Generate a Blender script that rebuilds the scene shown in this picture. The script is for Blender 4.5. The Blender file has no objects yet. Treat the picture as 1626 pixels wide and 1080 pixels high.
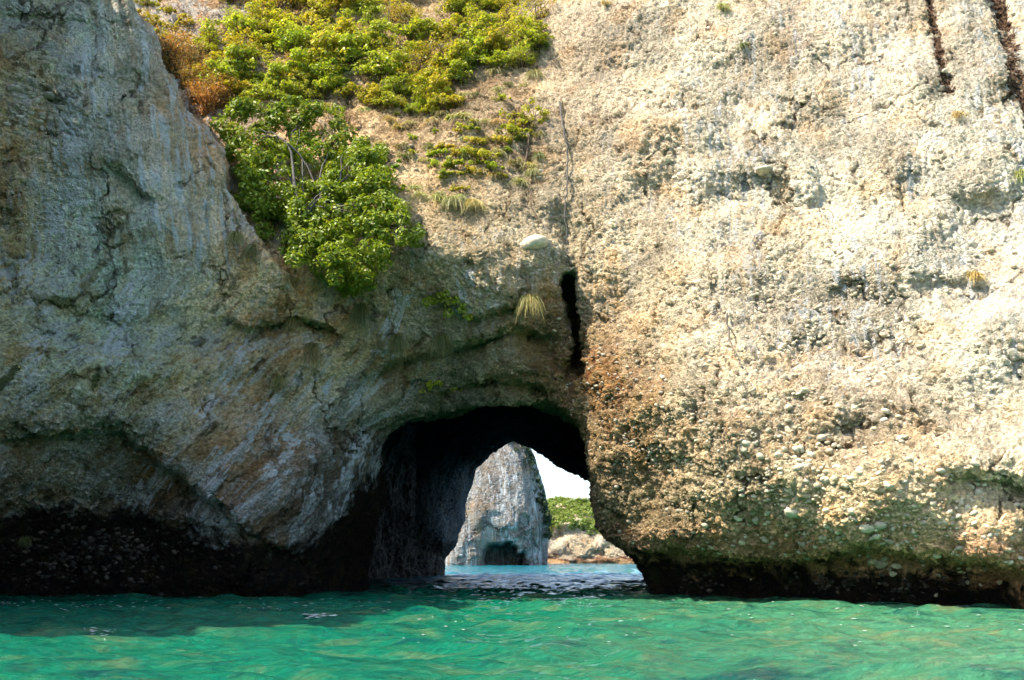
import bpy, math, random
import numpy as np
from mathutils import Vector
from mathutils.bvhtree import BVHTree

C = bpy.context.scene
COL = C.collection
rng = np.random.default_rng(7)
random.seed(7)

# ------------------------------------------------------------------ camera, sky, sun, exposure
CAM_H = 1.3
F_PX = 1580.0
PITCH = math.atan((886 - 540) / F_PX)
cam_d = bpy.data.cameras.new('camera')
cam = bpy.data.objects.new('camera', cam_d)
COL.objects.link(cam)
cam.location = (0, 0, CAM_H)
cam.rotation_euler = (math.pi / 2 + PITCH, 0, 0)
cam_d.sensor_width = 36
cam_d.lens = 36 * F_PX / 1626
cam_d.clip_start = 0.1
cam_d.clip_end = 6000
C.camera = cam

SUN = Vector((-0.56, -0.14, 0.80)).normalized()      # towards the sun
world = bpy.data.worlds.new('World')
C.world = world
world.use_nodes = True
wn = world.node_tree.nodes
wl = world.node_tree.links
bg = wn['Background']
sky = wn.new('ShaderNodeTexSky')
sky.sky_type = 'NISHITA'
sky.sun_disc = False
sky.sun_elevation = math.asin(SUN.z)
sky.sun_rotation = math.atan2(SUN.x, SUN.y)
sky.dust_density = 1.8
wl.new(sky.outputs[0], bg.inputs['Color'])
bg.inputs['Strength'].default_value = 0.15
sun_d = bpy.data.lights.new('sun', 'SUN')
sun_d.energy = 4.4
sun_d.angle = math.radians(0.5)
sun_d.color = (1.0, 0.92, 0.78)
sun = bpy.data.objects.new('sun', sun_d)
COL.objects.link(sun)
sun.rotation_euler = SUN.to_track_quat('Z', 'Y').to_euler()
sun.location = (-30, -10, 60)

C.view_settings.view_transform = 'Standard'
C.view_settings.look = 'None'
C.view_settings.exposure = 1.42
C.view_settings.gamma = 1
C.cycles.max_bounces = 6
C.cycles.diffuse_bounces = 1
C.cycles.glossy_bounces = 3
C.cycles.transmission_bounces = 3
C.cycles.caustics_reflective = False
C.cycles.caustics_refractive = False
C.cycles.use_denoising = True
C.cycles.use_adaptive_sampling = True
C.cycles.adaptive_threshold = 0.05

# ------------------------------------------------------------------ helpers
SP, CP = math.sin(PITCH), math.cos(PITCH)


def project(x, y, z):
    f = y * CP + (z - CAM_H) * SP
    u = -y * SP + (z - CAM_H) * CP
    return 813 + F_PX * x / f, 540 - F_PX * u / f, f


def ray(px, py):
    a = (px - 813) / F_PX
    b = (540 - py) / F_PX
    return Vector((a, CP - b * SP, SP + b * CP))


def at(px, py, Y):
    d = ray(px, py)
    return Vector((0, 0, CAM_H)) + d * (Y / d.y)


def tag(o, label=None, cat=None, group=None, kind=None):
    if label: o['label'] = label
    if cat: o['category'] = cat
    if group: o['group'] = group
    if kind: o['kind'] = kind
    return o


def empty(name, loc=(0, 0, 0), rz=0.0, scale=1.0):
    o = bpy.data.objects.new(name, None)
    COL.objects.link(o)
    o.location = loc
    o.rotation_euler = (0, 0, rz)
    o.scale = (scale,) * 3
    o.empty_display_size = 0.2
    return o


def np_mesh(name, V, faces, mats, parent=None, smooth=False, loc=None, mat_idx=None):
    """V (n,3); faces: array (m,k) or list of such arrays."""
    if not isinstance(faces, list): faces = [faces]
    me = bpy.data.meshes.new(name)
    V = np.asarray(V, dtype=np.float32)
    me.vertices.add(len(V))
    me.vertices.foreach_set('co', V.ravel())
    loops = np.concatenate([f.ravel() for f in faces]).astype(np.int32)
    tot = np.concatenate([np.full(len(f), f.shape[1]) for f in faces]).astype(np.int32)
    st = np.concatenate([[0], np.cumsum(tot)[:-1]]).astype(np.int32)
    me.loops.add(len(loops))
    me.loops.foreach_set('vertex_index', loops)
    me.polygons.add(len(tot))
    me.polygons.foreach_set('loop_start', st)
    me.polygons.foreach_set('loop_total', tot)
    if smooth:
        me.polygons.foreach_set('use_smooth', np.ones(len(tot), dtype=bool))
    if mat_idx is not None:
        me.polygons.foreach_set('material_index', np.asarray(mat_idx, dtype=np.int32))
    me.update(calc_edges=True)
    for m in (mats if isinstance(mats, (list, tuple)) else [mats]):
        me.materials.append(m)
    o = bpy.data.objects.new(name, me)
    COL.objects.link(o)
    if parent: o.parent = parent
    if loc is not None: o.location = loc
    return o


def lattice(xs, ys, zs, wl_, seed):
    """smooth value noise on a regular grid, about -1..1"""
    r = np.random.default_rng(seed)
    def W(c):
        t = (c - c[0]) / wl_
        n = int(t[-1]) + 3
        i = np.floor(t).astype(int)
        f = t - i
        f = f * f * (3 - 2 * f)
        M = np.zeros((len(c), n), dtype=np.float32)
        M[np.arange(len(c)), i] = 1 - f
        M[np.arange(len(c)), i + 1] = f
        return M
    Wx, Wy, Wz = W(xs), W(ys), W(zs)
    L = r.uniform(-1, 1, (Wx.shape[1], Wy.shape[1], Wz.shape[1])).astype(np.float32)
    a = np.tensordot(Wx, L, (1, 0))
    a = np.einsum('xyz,jy->xjz', a, Wy, optimize=True)
    return np.einsum('xjz,kz->xjk', a, Wz, optimize=True)


def lattice2(xs, ys, wx, wy, seed):
    r = np.random.default_rng(seed)
    def W(c, w):
        t = (c - c[0]) / w
        n = int(t[-1]) + 3
        i = np.floor(t).astype(int)
        f = t - i
        f = f * f * (3 - 2 * f)
        M = np.zeros((len(c), n), dtype=np.float32)
        M[np.arange(len(c)), i] = 1 - f
        M[np.arange(len(c)), i + 1] = f
        return M
    A, B = W(xs, wx), W(ys, wy)
    return A @ r.uniform(-1, 1, (A.shape[1], B.shape[1])) @ B.T


def tps(pts, vals, X, Y, smooth=0.0):
    pts = np.asarray(pts, float) / 500
    vals = np.asarray(vals, float)
    if vals.ndim == 1: vals = vals[:, None]
    n = len(pts)
    def U(r2): return np.where(r2 > 1e-12, r2 * np.log(np.maximum(r2, 1e-12)), 0)
    K = U(((pts[:, None] - pts[None]) ** 2).sum(-1)) + smooth * np.eye(n)
    P = np.c_[np.ones(n), pts]
    A = np.block([[K, P], [P.T, np.zeros((3, 3))]])
    w = np.linalg.solve(A, np.r_[vals, np.zeros((3, vals.shape[1]))])
    q = np.stack([X.ravel(), Y.ravel()], -1) / 500
    out = np.zeros((len(q), vals.shape[1]))
    for s in range(0, len(q), 100000):
        b = q[s:s + 100000]
        k = U(((b[:, None] - pts[None]) ** 2).sum(-1))
        out[s:s + 100000] = k @ w[:n] + w[n] + b @ w[n + 1:]
    return out.reshape(X.shape + (vals.shape[1],)).squeeze(-1) if vals.shape[1] == 1 else out.reshape(X.shape + (vals.shape[1],))


def poly_sd(poly, X, Y):
    p = np.asarray(poly, float)
    d = np.full(X.shape, 1e18)
    inside = np.zeros(X.shape, bool)
    for i in range(len(p)):
        a, b = p[i], p[(i + 1) % len(p)]
        e = b - a
        wx, wy = X - a[0], Y - a[1]
        t = np.clip((wx * e[0] + wy * e[1]) / (e @ e), 0, 1)
        d = np.minimum(d, (wx - t * e[0]) ** 2 + (wy - t * e[1]) ** 2)
        c = ((a[1] > Y) != (b[1] > Y))
        with np.errstate(divide='ignore', invalid='ignore'):
            xi = (b[0] - a[0]) * (Y - a[1]) / (b[1] - a[1] + 1e-20) + a[0]
        inside ^= c & (X < xi)
    d = np.sqrt(d)
    return np.where(inside, -d, d)


def attr(me, name, rgbv):
    a = me.attributes.new(name, 'FLOAT_COLOR', 'POINT')
    d = np.ones((len(rgbv), 4), np.float32); d[:, :3] = rgbv
    a.data.foreach_set('color', d.ravel())


# ------------------------------------------------------------------ materials
class NT:
    def __init__(self, name):
        self.m = bpy.data.materials.new(name)
        self.m.use_nodes = True
        self.t = self.m.node_tree
        self.bsdf = self.t.nodes['Principled BSDF']
        self.out = self.t.nodes['Material Output']
    def n(self, typ, ins=None, **kw):
        nd = self.t.nodes.new(typ)
        for k, v in kw.items(): setattr(nd, k, v)
        for k, v in (ins or {}).items(): self.put(nd.inputs[k], v)
        return nd
    def put(self, sock, v):
        if isinstance(v, bpy.types.NodeSocket): self.t.links.new(v, sock)
        else: sock.default_value = v
    def math(self, op, a, b=0.0, c=0.0, clamp=False):
        nd = self.t.nodes.new('ShaderNodeMath'); nd.operation = op; nd.use_clamp = clamp
        self.put(nd.inputs[0], a); self.put(nd.inputs[1], b); self.put(nd.inputs[2], c)
        return nd.outputs[0]
    def mix(self, f, a, b, mode='MIX'):
        nd = self.t.nodes.new('ShaderNodeMix'); nd.data_type = 'RGBA'; nd.blend_type = mode
        self.put(nd.inputs[0], f); self.put(nd.inputs[6], a); self.put(nd.inputs[7], b)
        return nd.outputs[2]
    def ramp(self, v, lo, hi, a=0.0, b=1.0, smooth=True):
        nd = self.t.nodes.new('ShaderNodeMapRange')
        nd.interpolation_type = 'SMOOTHSTEP' if smooth else 'LINEAR'
        for i, q in enumerate((v, lo, hi, a, b)): self.put(nd.inputs[i], q)
        return nd.outputs[0]
    def noise(self, vec, scale, detail=4, rough=0.55, dist=0.0):
        nd = self.n('ShaderNodeTexNoise', {'Scale': scale, 'Detail': detail, 'Roughness': rough, 'Distortion': dist})
        self.put(nd.inputs['Vector'], vec)
        return nd.outputs['Fac']
    def mapping(self, vec, scale=(1, 1, 1), loc=(0, 0, 0), rot=(0, 0, 0)):
        nd = self.n('ShaderNodeMapping', {'Scale': scale, 'Location': loc, 'Rotation': rot})
        self.put(nd.inputs['Vector'], vec)
        return nd.outputs[0]
    def pos(self):
        return self.n('ShaderNodeNewGeometry').outputs['Position'] if False else self.n('ShaderNodeTexCoord').outputs['Object']


def rgb(r, g, b): return (r, g, b, 1.0)


def rock_material(name, has_attr=True, col=(0.3, 0.27, 0.22), scale=1.0, disp=1.0, streak_amt=0.35):
    N = NT(name)
    P = N.pos()
    if has_attr:
        tint = N.n('ShaderNodeAttribute', attribute_name='tint').outputs['Color']
        mk = N.n('ShaderNodeSeparateColor', {'Color': N.n('ShaderNodeAttribute', attribute_name='mask').outputs['Color']})
        streak, pebble, wet_shade = mk.outputs[0], mk.outputs[1], mk.outputs[2]
        mk2 = N.n('ShaderNodeSeparateColor', {'Color': N.n('ShaderNodeAttribute', attribute_name='mask_two').outputs['Color']})
        stain, furrow, soil = mk2.outputs[0], mk2.outputs[1], mk2.outputs[2]
        pale_a = N.n('ShaderNodeAttribute', attribute_name='pale').outputs['Fac']
        moss_a = N.n('ShaderNodeAttribute', attribute_name='moss').outputs['Fac']
        mottle = N.n('ShaderNodeAttribute', attribute_name='mottle').outputs['Fac']
        flow = N.n('ShaderNodeAttribute', attribute_name='flow').outputs['Vector']
    else:
        tint = rgb(*col)
        streak, pebble, wet_shade, stain, furrow, soil, mottle = streak_amt, 0.4, 0.0, 0.0, 0.0, 0.0, 0.6
        flow = P
    # warp
    big = N.noise(P, 0.35 * scale, 5, 0.6)
    mid = N.noise(P, 1.6 * scale, 6, 0.62, 0.4)
    fine = N.noise(P, 9.0 * scale, 5, 0.65)
    warp = N.n('ShaderNodeTexNoise', {'Scale': 1.3 * scale, 'Detail': 3.0})
    N.put(warp.inputs['Vector'], P)
    w1 = N.n('ShaderNodeVectorMath', operation='SUBTRACT'); N.put(w1.inputs[0], warp.outputs['Color']); w1.inputs[1].default_value = (0.5, 0.5, 0.5)
    w2 = N.n('ShaderNodeVectorMath', operation='SCALE'); N.put(w2.inputs[0], w1.outputs[0]); w2.inputs['Scale'].default_value = 0.35 / scale
    w3 = N.n('ShaderNodeVectorMath', operation='ADD'); N.put(w3.inputs[0], P); N.put(w3.inputs[1], w2.outputs[0])
    Pw = w3.outputs[0]
    def vor(sc, feature='F1', rnd=1.0, squash=(1, 1, 1.35)):
        nd = N.n('ShaderNodeTexVoronoi', {'Scale': sc * scale, 'Randomness': rnd}, feature=feature)
        N.put(nd.inputs['Vector'], N.mapping(Pw, squash))
        return nd
    def lumps(sc, thr, r0, r1):
        v = vor(sc)
        cs = N.n('ShaderNodeSeparateColor', {'Color': v.outputs['Color']})
        pick = N.math('GREATER_THAN', cs.outputs[0], thr)
        rad = N.math('MULTIPLY_ADD', cs.outputs[1], r1 - r0, r0)
        q = N.math('DIVIDE', v.outputs['Distance'], rad)
        h = N.math('SUBTRACT', 1.0, N.math('POWER', q, 2.0), clamp=True)
        h = N.math('SQRT', h)
        return N.math('MULTIPLY', h, pick), cs.outputs[2]
    l1, c1 = lumps(1.5, 0.55, 0.22, 0.5)
    l2, c2 = lumps(3.6, 0.35, 0.25, 0.55)
    l3, c3 = lumps(8.0, 0.25, 0.3, 0.6)
    pits = vor(2.3, squash=(1, 1, 1.8))
    pit = N.ramp(pits.outputs['Distance'], 0.05, 0.42, 1.0, 0.0)
    # streak noises that follow the flow coordinates (fine across, long along)
    s1 = N.noise(N.mapping(flow, (1.6 * scale, 1.6 * scale, 0.14 * scale)), 1.0, 6, 0.6, 0.25)
    s2 = N.noise(N.mapping(flow, (5.5 * scale, 5.5 * scale, 0.32 * scale), (7, 3, 1)), 1.0, 5, 0.6, 0.3)
    s3 = N.noise(N.mapping(flow, (0.7 * scale, 0.7 * scale, 0.10 * scale), (1, 13, 4)), 1.0, 4, 0.55, 0.5)
    ce = N.n('ShaderNodeTexVoronoi', {'Scale': 0.42 * scale}, feature='DISTANCE_TO_EDGE')
    wa = N.n('ShaderNodeVectorMath', operation='SCALE'); N.put(wa.inputs[0], w1.outputs[0]); wa.inputs['Scale'].default_value = 1.8 / scale
    wb = N.n('ShaderNodeVectorMath', operation='ADD'); N.put(wb.inputs[0], N.mapping(P, (1, 1, 0.7), (0, 0, 0), (0, 0.5, 0))); N.put(wb.inputs[1], wa.outputs[0])
    N.put(ce.inputs['Vector'], wb.outputs[0])
    crack = N.math('MULTIPLY', N.ramp(ce.outputs['Distance'], 0.004, 0.045, 1.0, 0.0), N.ramp(N.noise(P, 0.6 * scale, 3, 0.6), 0.44, 0.60))
    # ---- displacement height (metres)
    def add(*a):
        r = a[0]
        for q in a[1:]: r = N.math('ADD', r, q)
        return r
    def mul(a, b): return N.math('MULTIPLY', a, b)
    notflow = N.math('MULTIPLY_ADD', streak, -0.75, 1.0)
    pebk = N.math('MULTIPLY_ADD', pebble, 0.85, 0.15)
    patch = mul(pebk, N.ramp(N.noise(N.mapping(P, (1, 1, 1.4), (5, 5, 5)), 0.5 * scale, 4, 0.6), 0.46, 0.62))
    patch2 = mul(pebk, N.ramp(N.noise(N.mapping(P, (1, 1, 1.6), (25, 5, 15)), 0.7 * scale, 4, 0.65), 0.38, 0.60, 0.25, 1.0))
    coarse = N.math('MULTIPLY_ADD', mid, 0.46, -0.23)
    ridg = N.math('ABSOLUTE', N.math('SUBTRACT', N.noise(P, 0.9 * scale, 5, 0.6), 0.5))
    h = add(mul(coarse, notflow),
            mul(N.math('MULTIPLY_ADD', ridg, -0.8, 0.08), notflow),
            mul(mul(l1, 0.07), patch), mul(mul(l2, 0.06), patch2), mul(mul(l3, 0.05), N.math('MULTIPLY_ADD', pebble, 0.6, 0.4)),
            mul(mul(pit, -0.12), patch2), mul(N.math('SUBTRACT', N.noise(N.mapping(P, (1, 1, 1.6)), 3.2 * scale, 5, 0.7), 0.5), N.math('MULTIPLY_ADD', pebble, 0.22, 0.16)),
            mul(N.math('SUBTRACT', fine, 0.5), 0.13), mul(N.math('SUBTRACT', N.noise(N.mapping(P, (1, 1, 1.3), (2, 4, 6)), 5.0 * scale, 6, 0.75, 0.5), 0.5), 0.16),
            mul(mul(N.math('SUBTRACT', s1, 0.5), 0.55), streak),
            mul(mul(N.math('SUBTRACT', s2, 0.5), 0.16), streak),
            mul(crack, -0.14),
            mul(furrow, -0.15))
    dn = N.n('ShaderNodeDisplacement', {'Scale': disp / scale, 'Midlevel': 0.0})
    N.put(dn.inputs['Height'], h)
    N.t.links.new(dn.outputs[0], N.out.inputs['Displacement'])
    # ---- colour
    c = tint
    k = N.ramp(big, 0.32, 0.68, 0.66, 1.2)
    c = N.mix(1.0, c, N.n('ShaderNodeCombineColor', {0: k, 1: k, 2: k}).outputs[0], 'MULTIPLY')
    warm = N.ramp(N.noise(N.mapping(P, (1, 1, 1), (31, 7, 5)), 0.8 * scale, 6, 0.65), 0.48, 0.66)
    c = N.mix(N.math('MULTIPLY', warm, 0.55), c, N.mix(1.0, c, rgb(1.12, 0.86, 0.62), 'MULTIPLY'))
    cool = N.ramp(N.noise(N.mapping(P, (1, 1, 0.6), (3, 17, 25)), 1.1 * scale, 6, 0.65), 0.5, 0.68)
    c = N.mix(N.math('MULTIPLY', cool, 0.5), c, N.mix(1.0, c, rgb(0.86, 0.89, 0.95), 'MULTIPLY'))
    m1 = N.noise(N.mapping(flow, (1, 1, 0.55), (11, 2, 9)), 0.9 * scale, 5, 0.72, 0.3)
    m2 = N.noise(N.mapping(flow, (1, 1, 0.5), (51, 22, 3)), 1.9 * scale, 5, 0.75, 0.3)
    c = N.mix(mul(N.ramp(m1, 0.50, 0.60), mul(mottle, 0.75)), c, N.mix(0.75, c, rgb(0.50, 0.52, 0.50)))
    c = N.mix(mul(N.ramp(m1, 0.48, 0.40), mul(mottle, 0.7)), c, N.mix(1.0, c, rgb(0.62, 0.46, 0.28), 'MULTIPLY'))
    c = N.mix(mul(N.ramp(m2, 0.46, 0.36), mul(mottle, 0.85)), c, N.mix(1.0, c, rgb(0.22, 0.22, 0.19), 'MULTIPLY'))
    c = N.mix(mul(N.ramp(m2, 0.56, 0.64), mul(mottle, 0.5)), c, rgb(0.56, 0.55, 0.50))
    c = N.mix(mul(crack, 0.8), c, N.mix(1.0, c, rgb(0.22, 0.19, 0.15), 'MULTIPLY'))
    # single stones each a little lighter or darker
    pk = N.math('MULTIPLY_ADD', N.math('SUBTRACT', c2, 0.5), 0.9, 1.0)
    c = N.mix(mul(N.ramp(l2, 0.1, 0.4), pebk), c, N.mix(1.0, c, N.n('ShaderNodeCombineColor', {0: pk, 1: pk, 2: pk}).outputs[0], 'MULTIPLY'))
    pk = N.math('MULTIPLY_ADD', N.math('SUBTRACT', c1, 0.45), 0.9, 1.0)
    c = N.mix(mul(N.ramp(l1, 0.1, 0.4), pebk), c, N.mix(1.0, c, N.n('ShaderNodeCombineColor', {0: pk, 1: pk, 2: pk}).outputs[0], 'MULTIPLY'))
    fk = N.ramp(fine, 0.32, 0.68, 0.55, 1.32)
    c = N.mix(0.8, c, N.n('ShaderNodeCombineColor', {0: fk, 1: fk, 2: fk}).outputs[0], 'MULTIPLY')
    # dirt and lichen lodged in the pits, deepened in place of cavity shade
    dirt_shade = N.math('MULTIPLY', N.ramp(pits.outputs['Distance'], 0.04, 0.26, 1, 0), N.ramp(fine, 0.35, 0.6))
    c = N.mix(mul(dirt_shade, N.math('MULTIPLY', pebk, 0.8)), c, N.mix(1.0, c, rgb(0.28, 0.24, 0.18), 'MULTIPLY'))
    # pale mineral streaks and dark seep streaks
    pale = mul(N.ramp(s2, 0.49, 0.63), N.ramp(s3, 0.42, 0.55))
    c = N.mix(mul(pale, streak), c, N.mix(0.85, c, rgb(0.62, 0.66, 0.70)))
    if has_attr:
        pn = N.ramp(N.math('ADD', pale_a, N.math('MULTIPLY_ADD', s2, 4.4, -2.2)), 0.55, 1.1)
        c = N.mix(mul(mul(pn, N.ramp(pale_a, 0.05, 0.6)), N.ramp(fine, 0.3, 0.6, 0.3, 0.75)), c, rgb(0.66, 0.68, 0.69))
        mn = N.ramp(N.math('ADD', moss_a, N.math('MULTIPLY_ADD', mid, 2.0, -1.0)), 0.35, 0.7)
        c = N.mix(mul(mul(mn, N.ramp(moss_a, 0.05, 0.3)), 0.85), c, N.mix(fine, rgb(0.03, 0.05, 0.01), rgb(0.10, 0.12, 0.03)))
    dark = N.ramp(s1, 0.56, 0.70)
    c = N.mix(mul(mul(dark, streak), 0.75), c, N.mix(1.0, c, rgb(0.36, 0.40, 0.40), 'MULTIPLY'))
    ochre = mul(N.ramp(N.noise(N.mapping(flow, (1.2 * scale, 1.2 * scale, 0.25 * scale), (21, 3, 8)), 1.0, 5, 0.6, 0.4), 0.56, 0.66), streak)
    c = N.mix(mul(ochre, 0.6), c, N.mix(0.8, c, rgb(0.34, 0.22, 0.10)))
    # iron stain
    st = mul(stain, N.ramp(N.noise(N.mapping(P, (1, 1, 2.2)), 1.7 * scale, 6, 0.7), 0.36, 0.55))
    c = N.mix(st, c, N.mix(N.ramp(mid, 0.4, 0.6), rgb(0.24, 0.10, 0.04), rgb(0.42, 0.24, 0.09)))
    # dark red-brown furrows
    fm = mul(N.ramp(N.math('ADD', furrow, N.math('MULTIPLY_ADD', N.noise(N.mapping(P, (1, 1, 1.5)), 3.2 * scale, 6, 0.8), 4.0, -2.0)), 0.38, 0.8), N.ramp(furrow, 0.05, 0.3))
    c = N.mix(fm, c, N.mix(N.ramp(fine, 0.4, 0.62), rgb(0.014, 0.008, 0.005), rgb(0.22, 0.13, 0.08)))
    # soil on ledges
    so = mul(soil, N.ramp(N.noise(P, 1.2 * scale, 6, 0.7), 0.40, 0.60))
    c = N.mix(so, c, N.mix(N.ramp(fine, 0.35, 0.65), rgb(0.13, 0.08, 0.04), rgb(0.34, 0.24, 0.13)))
    # wet algae band of the splash zone, also painting arch lip and tunnel shade
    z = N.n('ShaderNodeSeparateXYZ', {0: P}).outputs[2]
    wz = N.math('ADD', wet_shade, N.math('MULTIPLY_ADD', mid, 1.5, -0.75), clamp=True)
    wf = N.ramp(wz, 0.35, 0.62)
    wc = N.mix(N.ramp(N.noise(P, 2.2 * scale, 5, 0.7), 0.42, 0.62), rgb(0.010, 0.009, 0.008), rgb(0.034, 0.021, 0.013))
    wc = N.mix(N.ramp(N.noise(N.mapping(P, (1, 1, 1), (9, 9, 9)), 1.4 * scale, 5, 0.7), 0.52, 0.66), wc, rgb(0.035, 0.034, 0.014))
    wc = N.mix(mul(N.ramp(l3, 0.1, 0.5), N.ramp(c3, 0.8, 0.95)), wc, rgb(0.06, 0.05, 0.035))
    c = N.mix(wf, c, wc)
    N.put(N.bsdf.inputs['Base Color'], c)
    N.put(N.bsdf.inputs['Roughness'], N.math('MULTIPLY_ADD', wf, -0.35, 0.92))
    N.put(N.bsdf.inputs['Specular IOR Level'], 0.12)
    # grain
    b = N.n('ShaderNodeBump', {'Strength': 0.75, 'Distance': 0.05 / scale})
    N.put(b.inputs['Height'], N.math('ADD', N.noise(P, 26 * scale, 5, 0.7), mul(N.noise(P, 11 * scale, 3, 0.6), 1.2)))
    N.put(N.bsdf.inputs['Normal'], b.outputs[0])
    N.m.displacement_method = 'BOTH'
    return N.m


def leaf_material(name, dark, light, dry, dry_amt=0.1, trans=0.35):
    N = NT(name)
    P = N.pos()
    a = N.n('ShaderNodeAttribute', attribute_name='leaf').outputs['Fac']
    oi = N.n('ShaderNodeObjectInfo').outputs['Random']
    c = N.mix(a, rgb(*dark), rgb(*light))
    cl = N.noise(P, 1.3, 3, 0.5)
    c = N.mix(N.math('MULTIPLY', N.ramp(cl, 0.4, 0.65), 0.6), c, rgb(*light))
    dr = N.math('GREATER_THAN', N.math('FRACT', N.math('MULTIPLY', a, 7.31)), 1 - dry_amt)
    c = N.mix(dr, c, rgb(*dry))
    k = N.math('MULTIPLY_ADD', oi, 0.4, 0.8)
    k_g = N.math('MULTIPLY_ADD', N.math('FRACT', N.math('MULTIPLY', oi, 5.7)), 0.22, 0.9)
    c = N.mix(1.0, c, N.n('ShaderNodeCombineColor', {0: k, 1: k_g, 2: 1.0}).outputs[0], 'MULTIPLY')
    N.put(N.bsdf.inputs['Base Color'], c)
    N.bsdf.inputs['Roughness'].default_value = 0.5
    N.bsdf.inputs['Specular IOR Level'].default_value = 0.35
    tr = N.n('ShaderNodeBsdfTranslucent')
    N.put(tr.inputs['Color'], N.mix(1.0, c, rgb(1.3, 1.25, 0.5), 'MULTIPLY'))
    mx = N.n('ShaderNodeMixShader', {0: trans})
    N.t.links.new(N.bsdf.outputs[0], mx.inputs[1]); N.t.links.new(tr.outputs[0], mx.inputs[2])
    N.t.links.new(mx.outputs[0], N.out.inputs['Surface'])
    return N.m


def bark_material(name, col):
    N = NT(name)
    P = N.pos()
    f = N.noise(N.mapping(P, (1, 1, 0.3)), 9, 5, 0.7)
    N.put(N.bsdf.inputs['Base Color'], N.mix(N.ramp(f, 0.35, 0.65), rgb(*[q * 0.5 for q in col]), rgb(*col)))
    N.bsdf.inputs['Roughness'].default_value = 0.85
    b = N.n('ShaderNodeBump', {'Strength': 0.6, 'Distance': 0.02}); N.put(b.inputs['Height'], f)
    N.put(N.bsdf.inputs['Normal'], b.outputs[0])
    return N.m


# ------------------------------------------------------------------ the cliff: a solid of rock with a tunnel through it
MAIN = [  # pixel x, pixel y, distance
 (1626,990,27.6),(1500,985,28.6),(1350,985,30.0),(1200,985,33.0),(1060,985,35.2),
 (1626,945,27.2),(1500,945,28.6),(1350,945,30.0),(1200,940,32.8),(1080,940,35.0),
 (1626,905,26.9),(1560,890,27.0),(1450,872,27.6),(1300,880,29.0),(1150,868,31.2),(1050,862,33.0),(990,850,34.5),
 (1626,800,26.6),(1450,780,27.2),(1300,760,28.2),(1150,760,30.0),(1050,760,31.7),(965,760,33.7),
 (1626,600,26.9),(1400,600,28.0),(1200,600,28.9),(1050,600,30.3),(955,600,32.4),
 (1626,400,28.0),(1400,400,29.4),(1200,400,30.9),(1050,400,32.2),(950,400,33.3),
 (1626,200,29.5),(1400,200,31.0),(1200,200,32.5),(1050,200,34.0),(950,200,34.8),
 (1626,0,31.5),(1400,0,33.0),(1200,0,34.5),(1050,0,36.0),(950,0,37.0),
 (1626,-300,35),(1200,-300,39),(950,-300,42),(2000,0,30),(2000,600,25.5),(2000,960,26),(2000,-300,34),
 (880,500,33.8),(880,620,35.4),(800,400,33.4),(800,500,33.9),(800,560,34.8),(800,630,36.2),
 (700,380,33.2),(700,450,33.6),(700,550,34.8),(700,640,36.2),(600,450,33.3),(600,550,34.3),(600,650,35.2),
 (800,300,34.1),(800,200,36.2),(800,100,38.8),(800,0,42),(800,-300,52),
 (700,320,33.9),(700,200,36.5),(700,100,39.5),(700,0,43),(600,300,34.2),(600,200,36.7),(600,100,39.7),(600,0,43.2),(600,-300,54),
 (450,400,33.8),(450,300,35.2),(450,200,37),(450,100,40),(450,0,43.4),(300,300,36.5),(300,150,39),(330,0,43),(200,0,43),(300,-300,54),(0,0,42),(0,300,39),
 (540,500,33.6),(500,600,33.3),(450,700,32.7),(520,700,33.9),(560,720,35.4),(600,740,38.2),(480,800,33.2),(530,800,34.8),(570,820,37.4),(610,840,41.5),(470,880,34.5),(540,890,38.5),(600,900,42),(470,985,37),(560,985,41),(620,985,43),
 (350,520,32.3),(350,600,32.0),(350,720,31.5),(350,820,31.9),(350,890,33.6),(350,985,36),
 (200,560,31.0),(200,660,30.7),(200,730,31.2),(200,820,33.4),(200,900,34.3),(200,985,35.2),
 (50,560,29.6),(50,680,29.5),(50,770,31.4),(50,850,33.6),(50,985,35),
 (-100,560,27.8),(-100,800,29),(-100,985,33),(-300,560,21.5),(-300,985,22.5),(-500,560,17.5),(-500,985,17.8),(-800,560,16.5),(-800,985,16.5),
]
BUTT = [
 (0,0,30.0),(0,200,29.5),(0,400,29.3),(150,0,30.6),(150,200,30.3),(150,400,30.2),(230,60,31.0),(280,200,31.2),(280,400,31.2),(340,300,31.8),
 (400,450,32.4),(460,490,33.1),(350,540,32.5),(200,540,31.1),(50,540,29.8),(-100,400,27.6),(-100,0,28.2),(-100,-300,29),
 (-300,400,21.5),(-300,0,21.8),(-300,-300,22.5),(-500,400,17.5),(-500,0,17.5),(-500,-400,18),(-800,0,16.5),(-800,560,16.5),(200,-300,30.6),(0,-300,29.8),
]
BUTT_POLY = [(195,-6),(214,30),(236,52),(262,112),(292,172),(330,210),(352,236),(360,290),(380,340),(392,372),(420,420),(466,476),(474,492),(455,510),(400,530),(330,548),(250,640),(-900,640),(-900,-700),(60,-300),(150,-120)]
MOUTH = [(575,1150),(585,950),(598,880),(612,800),(612,740),(606,706),(618,680),(645,662),(700,650),(760,641),(830,640),(895,652),(924,668),(934,704),(940,760),(944,792),(952,830),(975,856),(1010,880),(1032,915),(1046,952),(1056,1150)]
MIDP = [(545,1150),(560,900),(570,780),(580,700),(640,655),(700,640),(760,630),(830,630),(900,650),(950,690),(1000,760),(1040,850),(1080,900),(1090,1150)]
EXITP = [(690,1150),(703,935),(703,884),(722,866),(734,828),(739,788),(753,741),(775,722),(812,699),(845,712),(890,738),(920,755),(950,778),(985,850),(1060,890),(1090,1150)]
SLOT = [(882,430),(916,426),(922,452),(919,486),(925,530),(926,582),(911,582),(905,530),(897,488),(885,458)]

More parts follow.
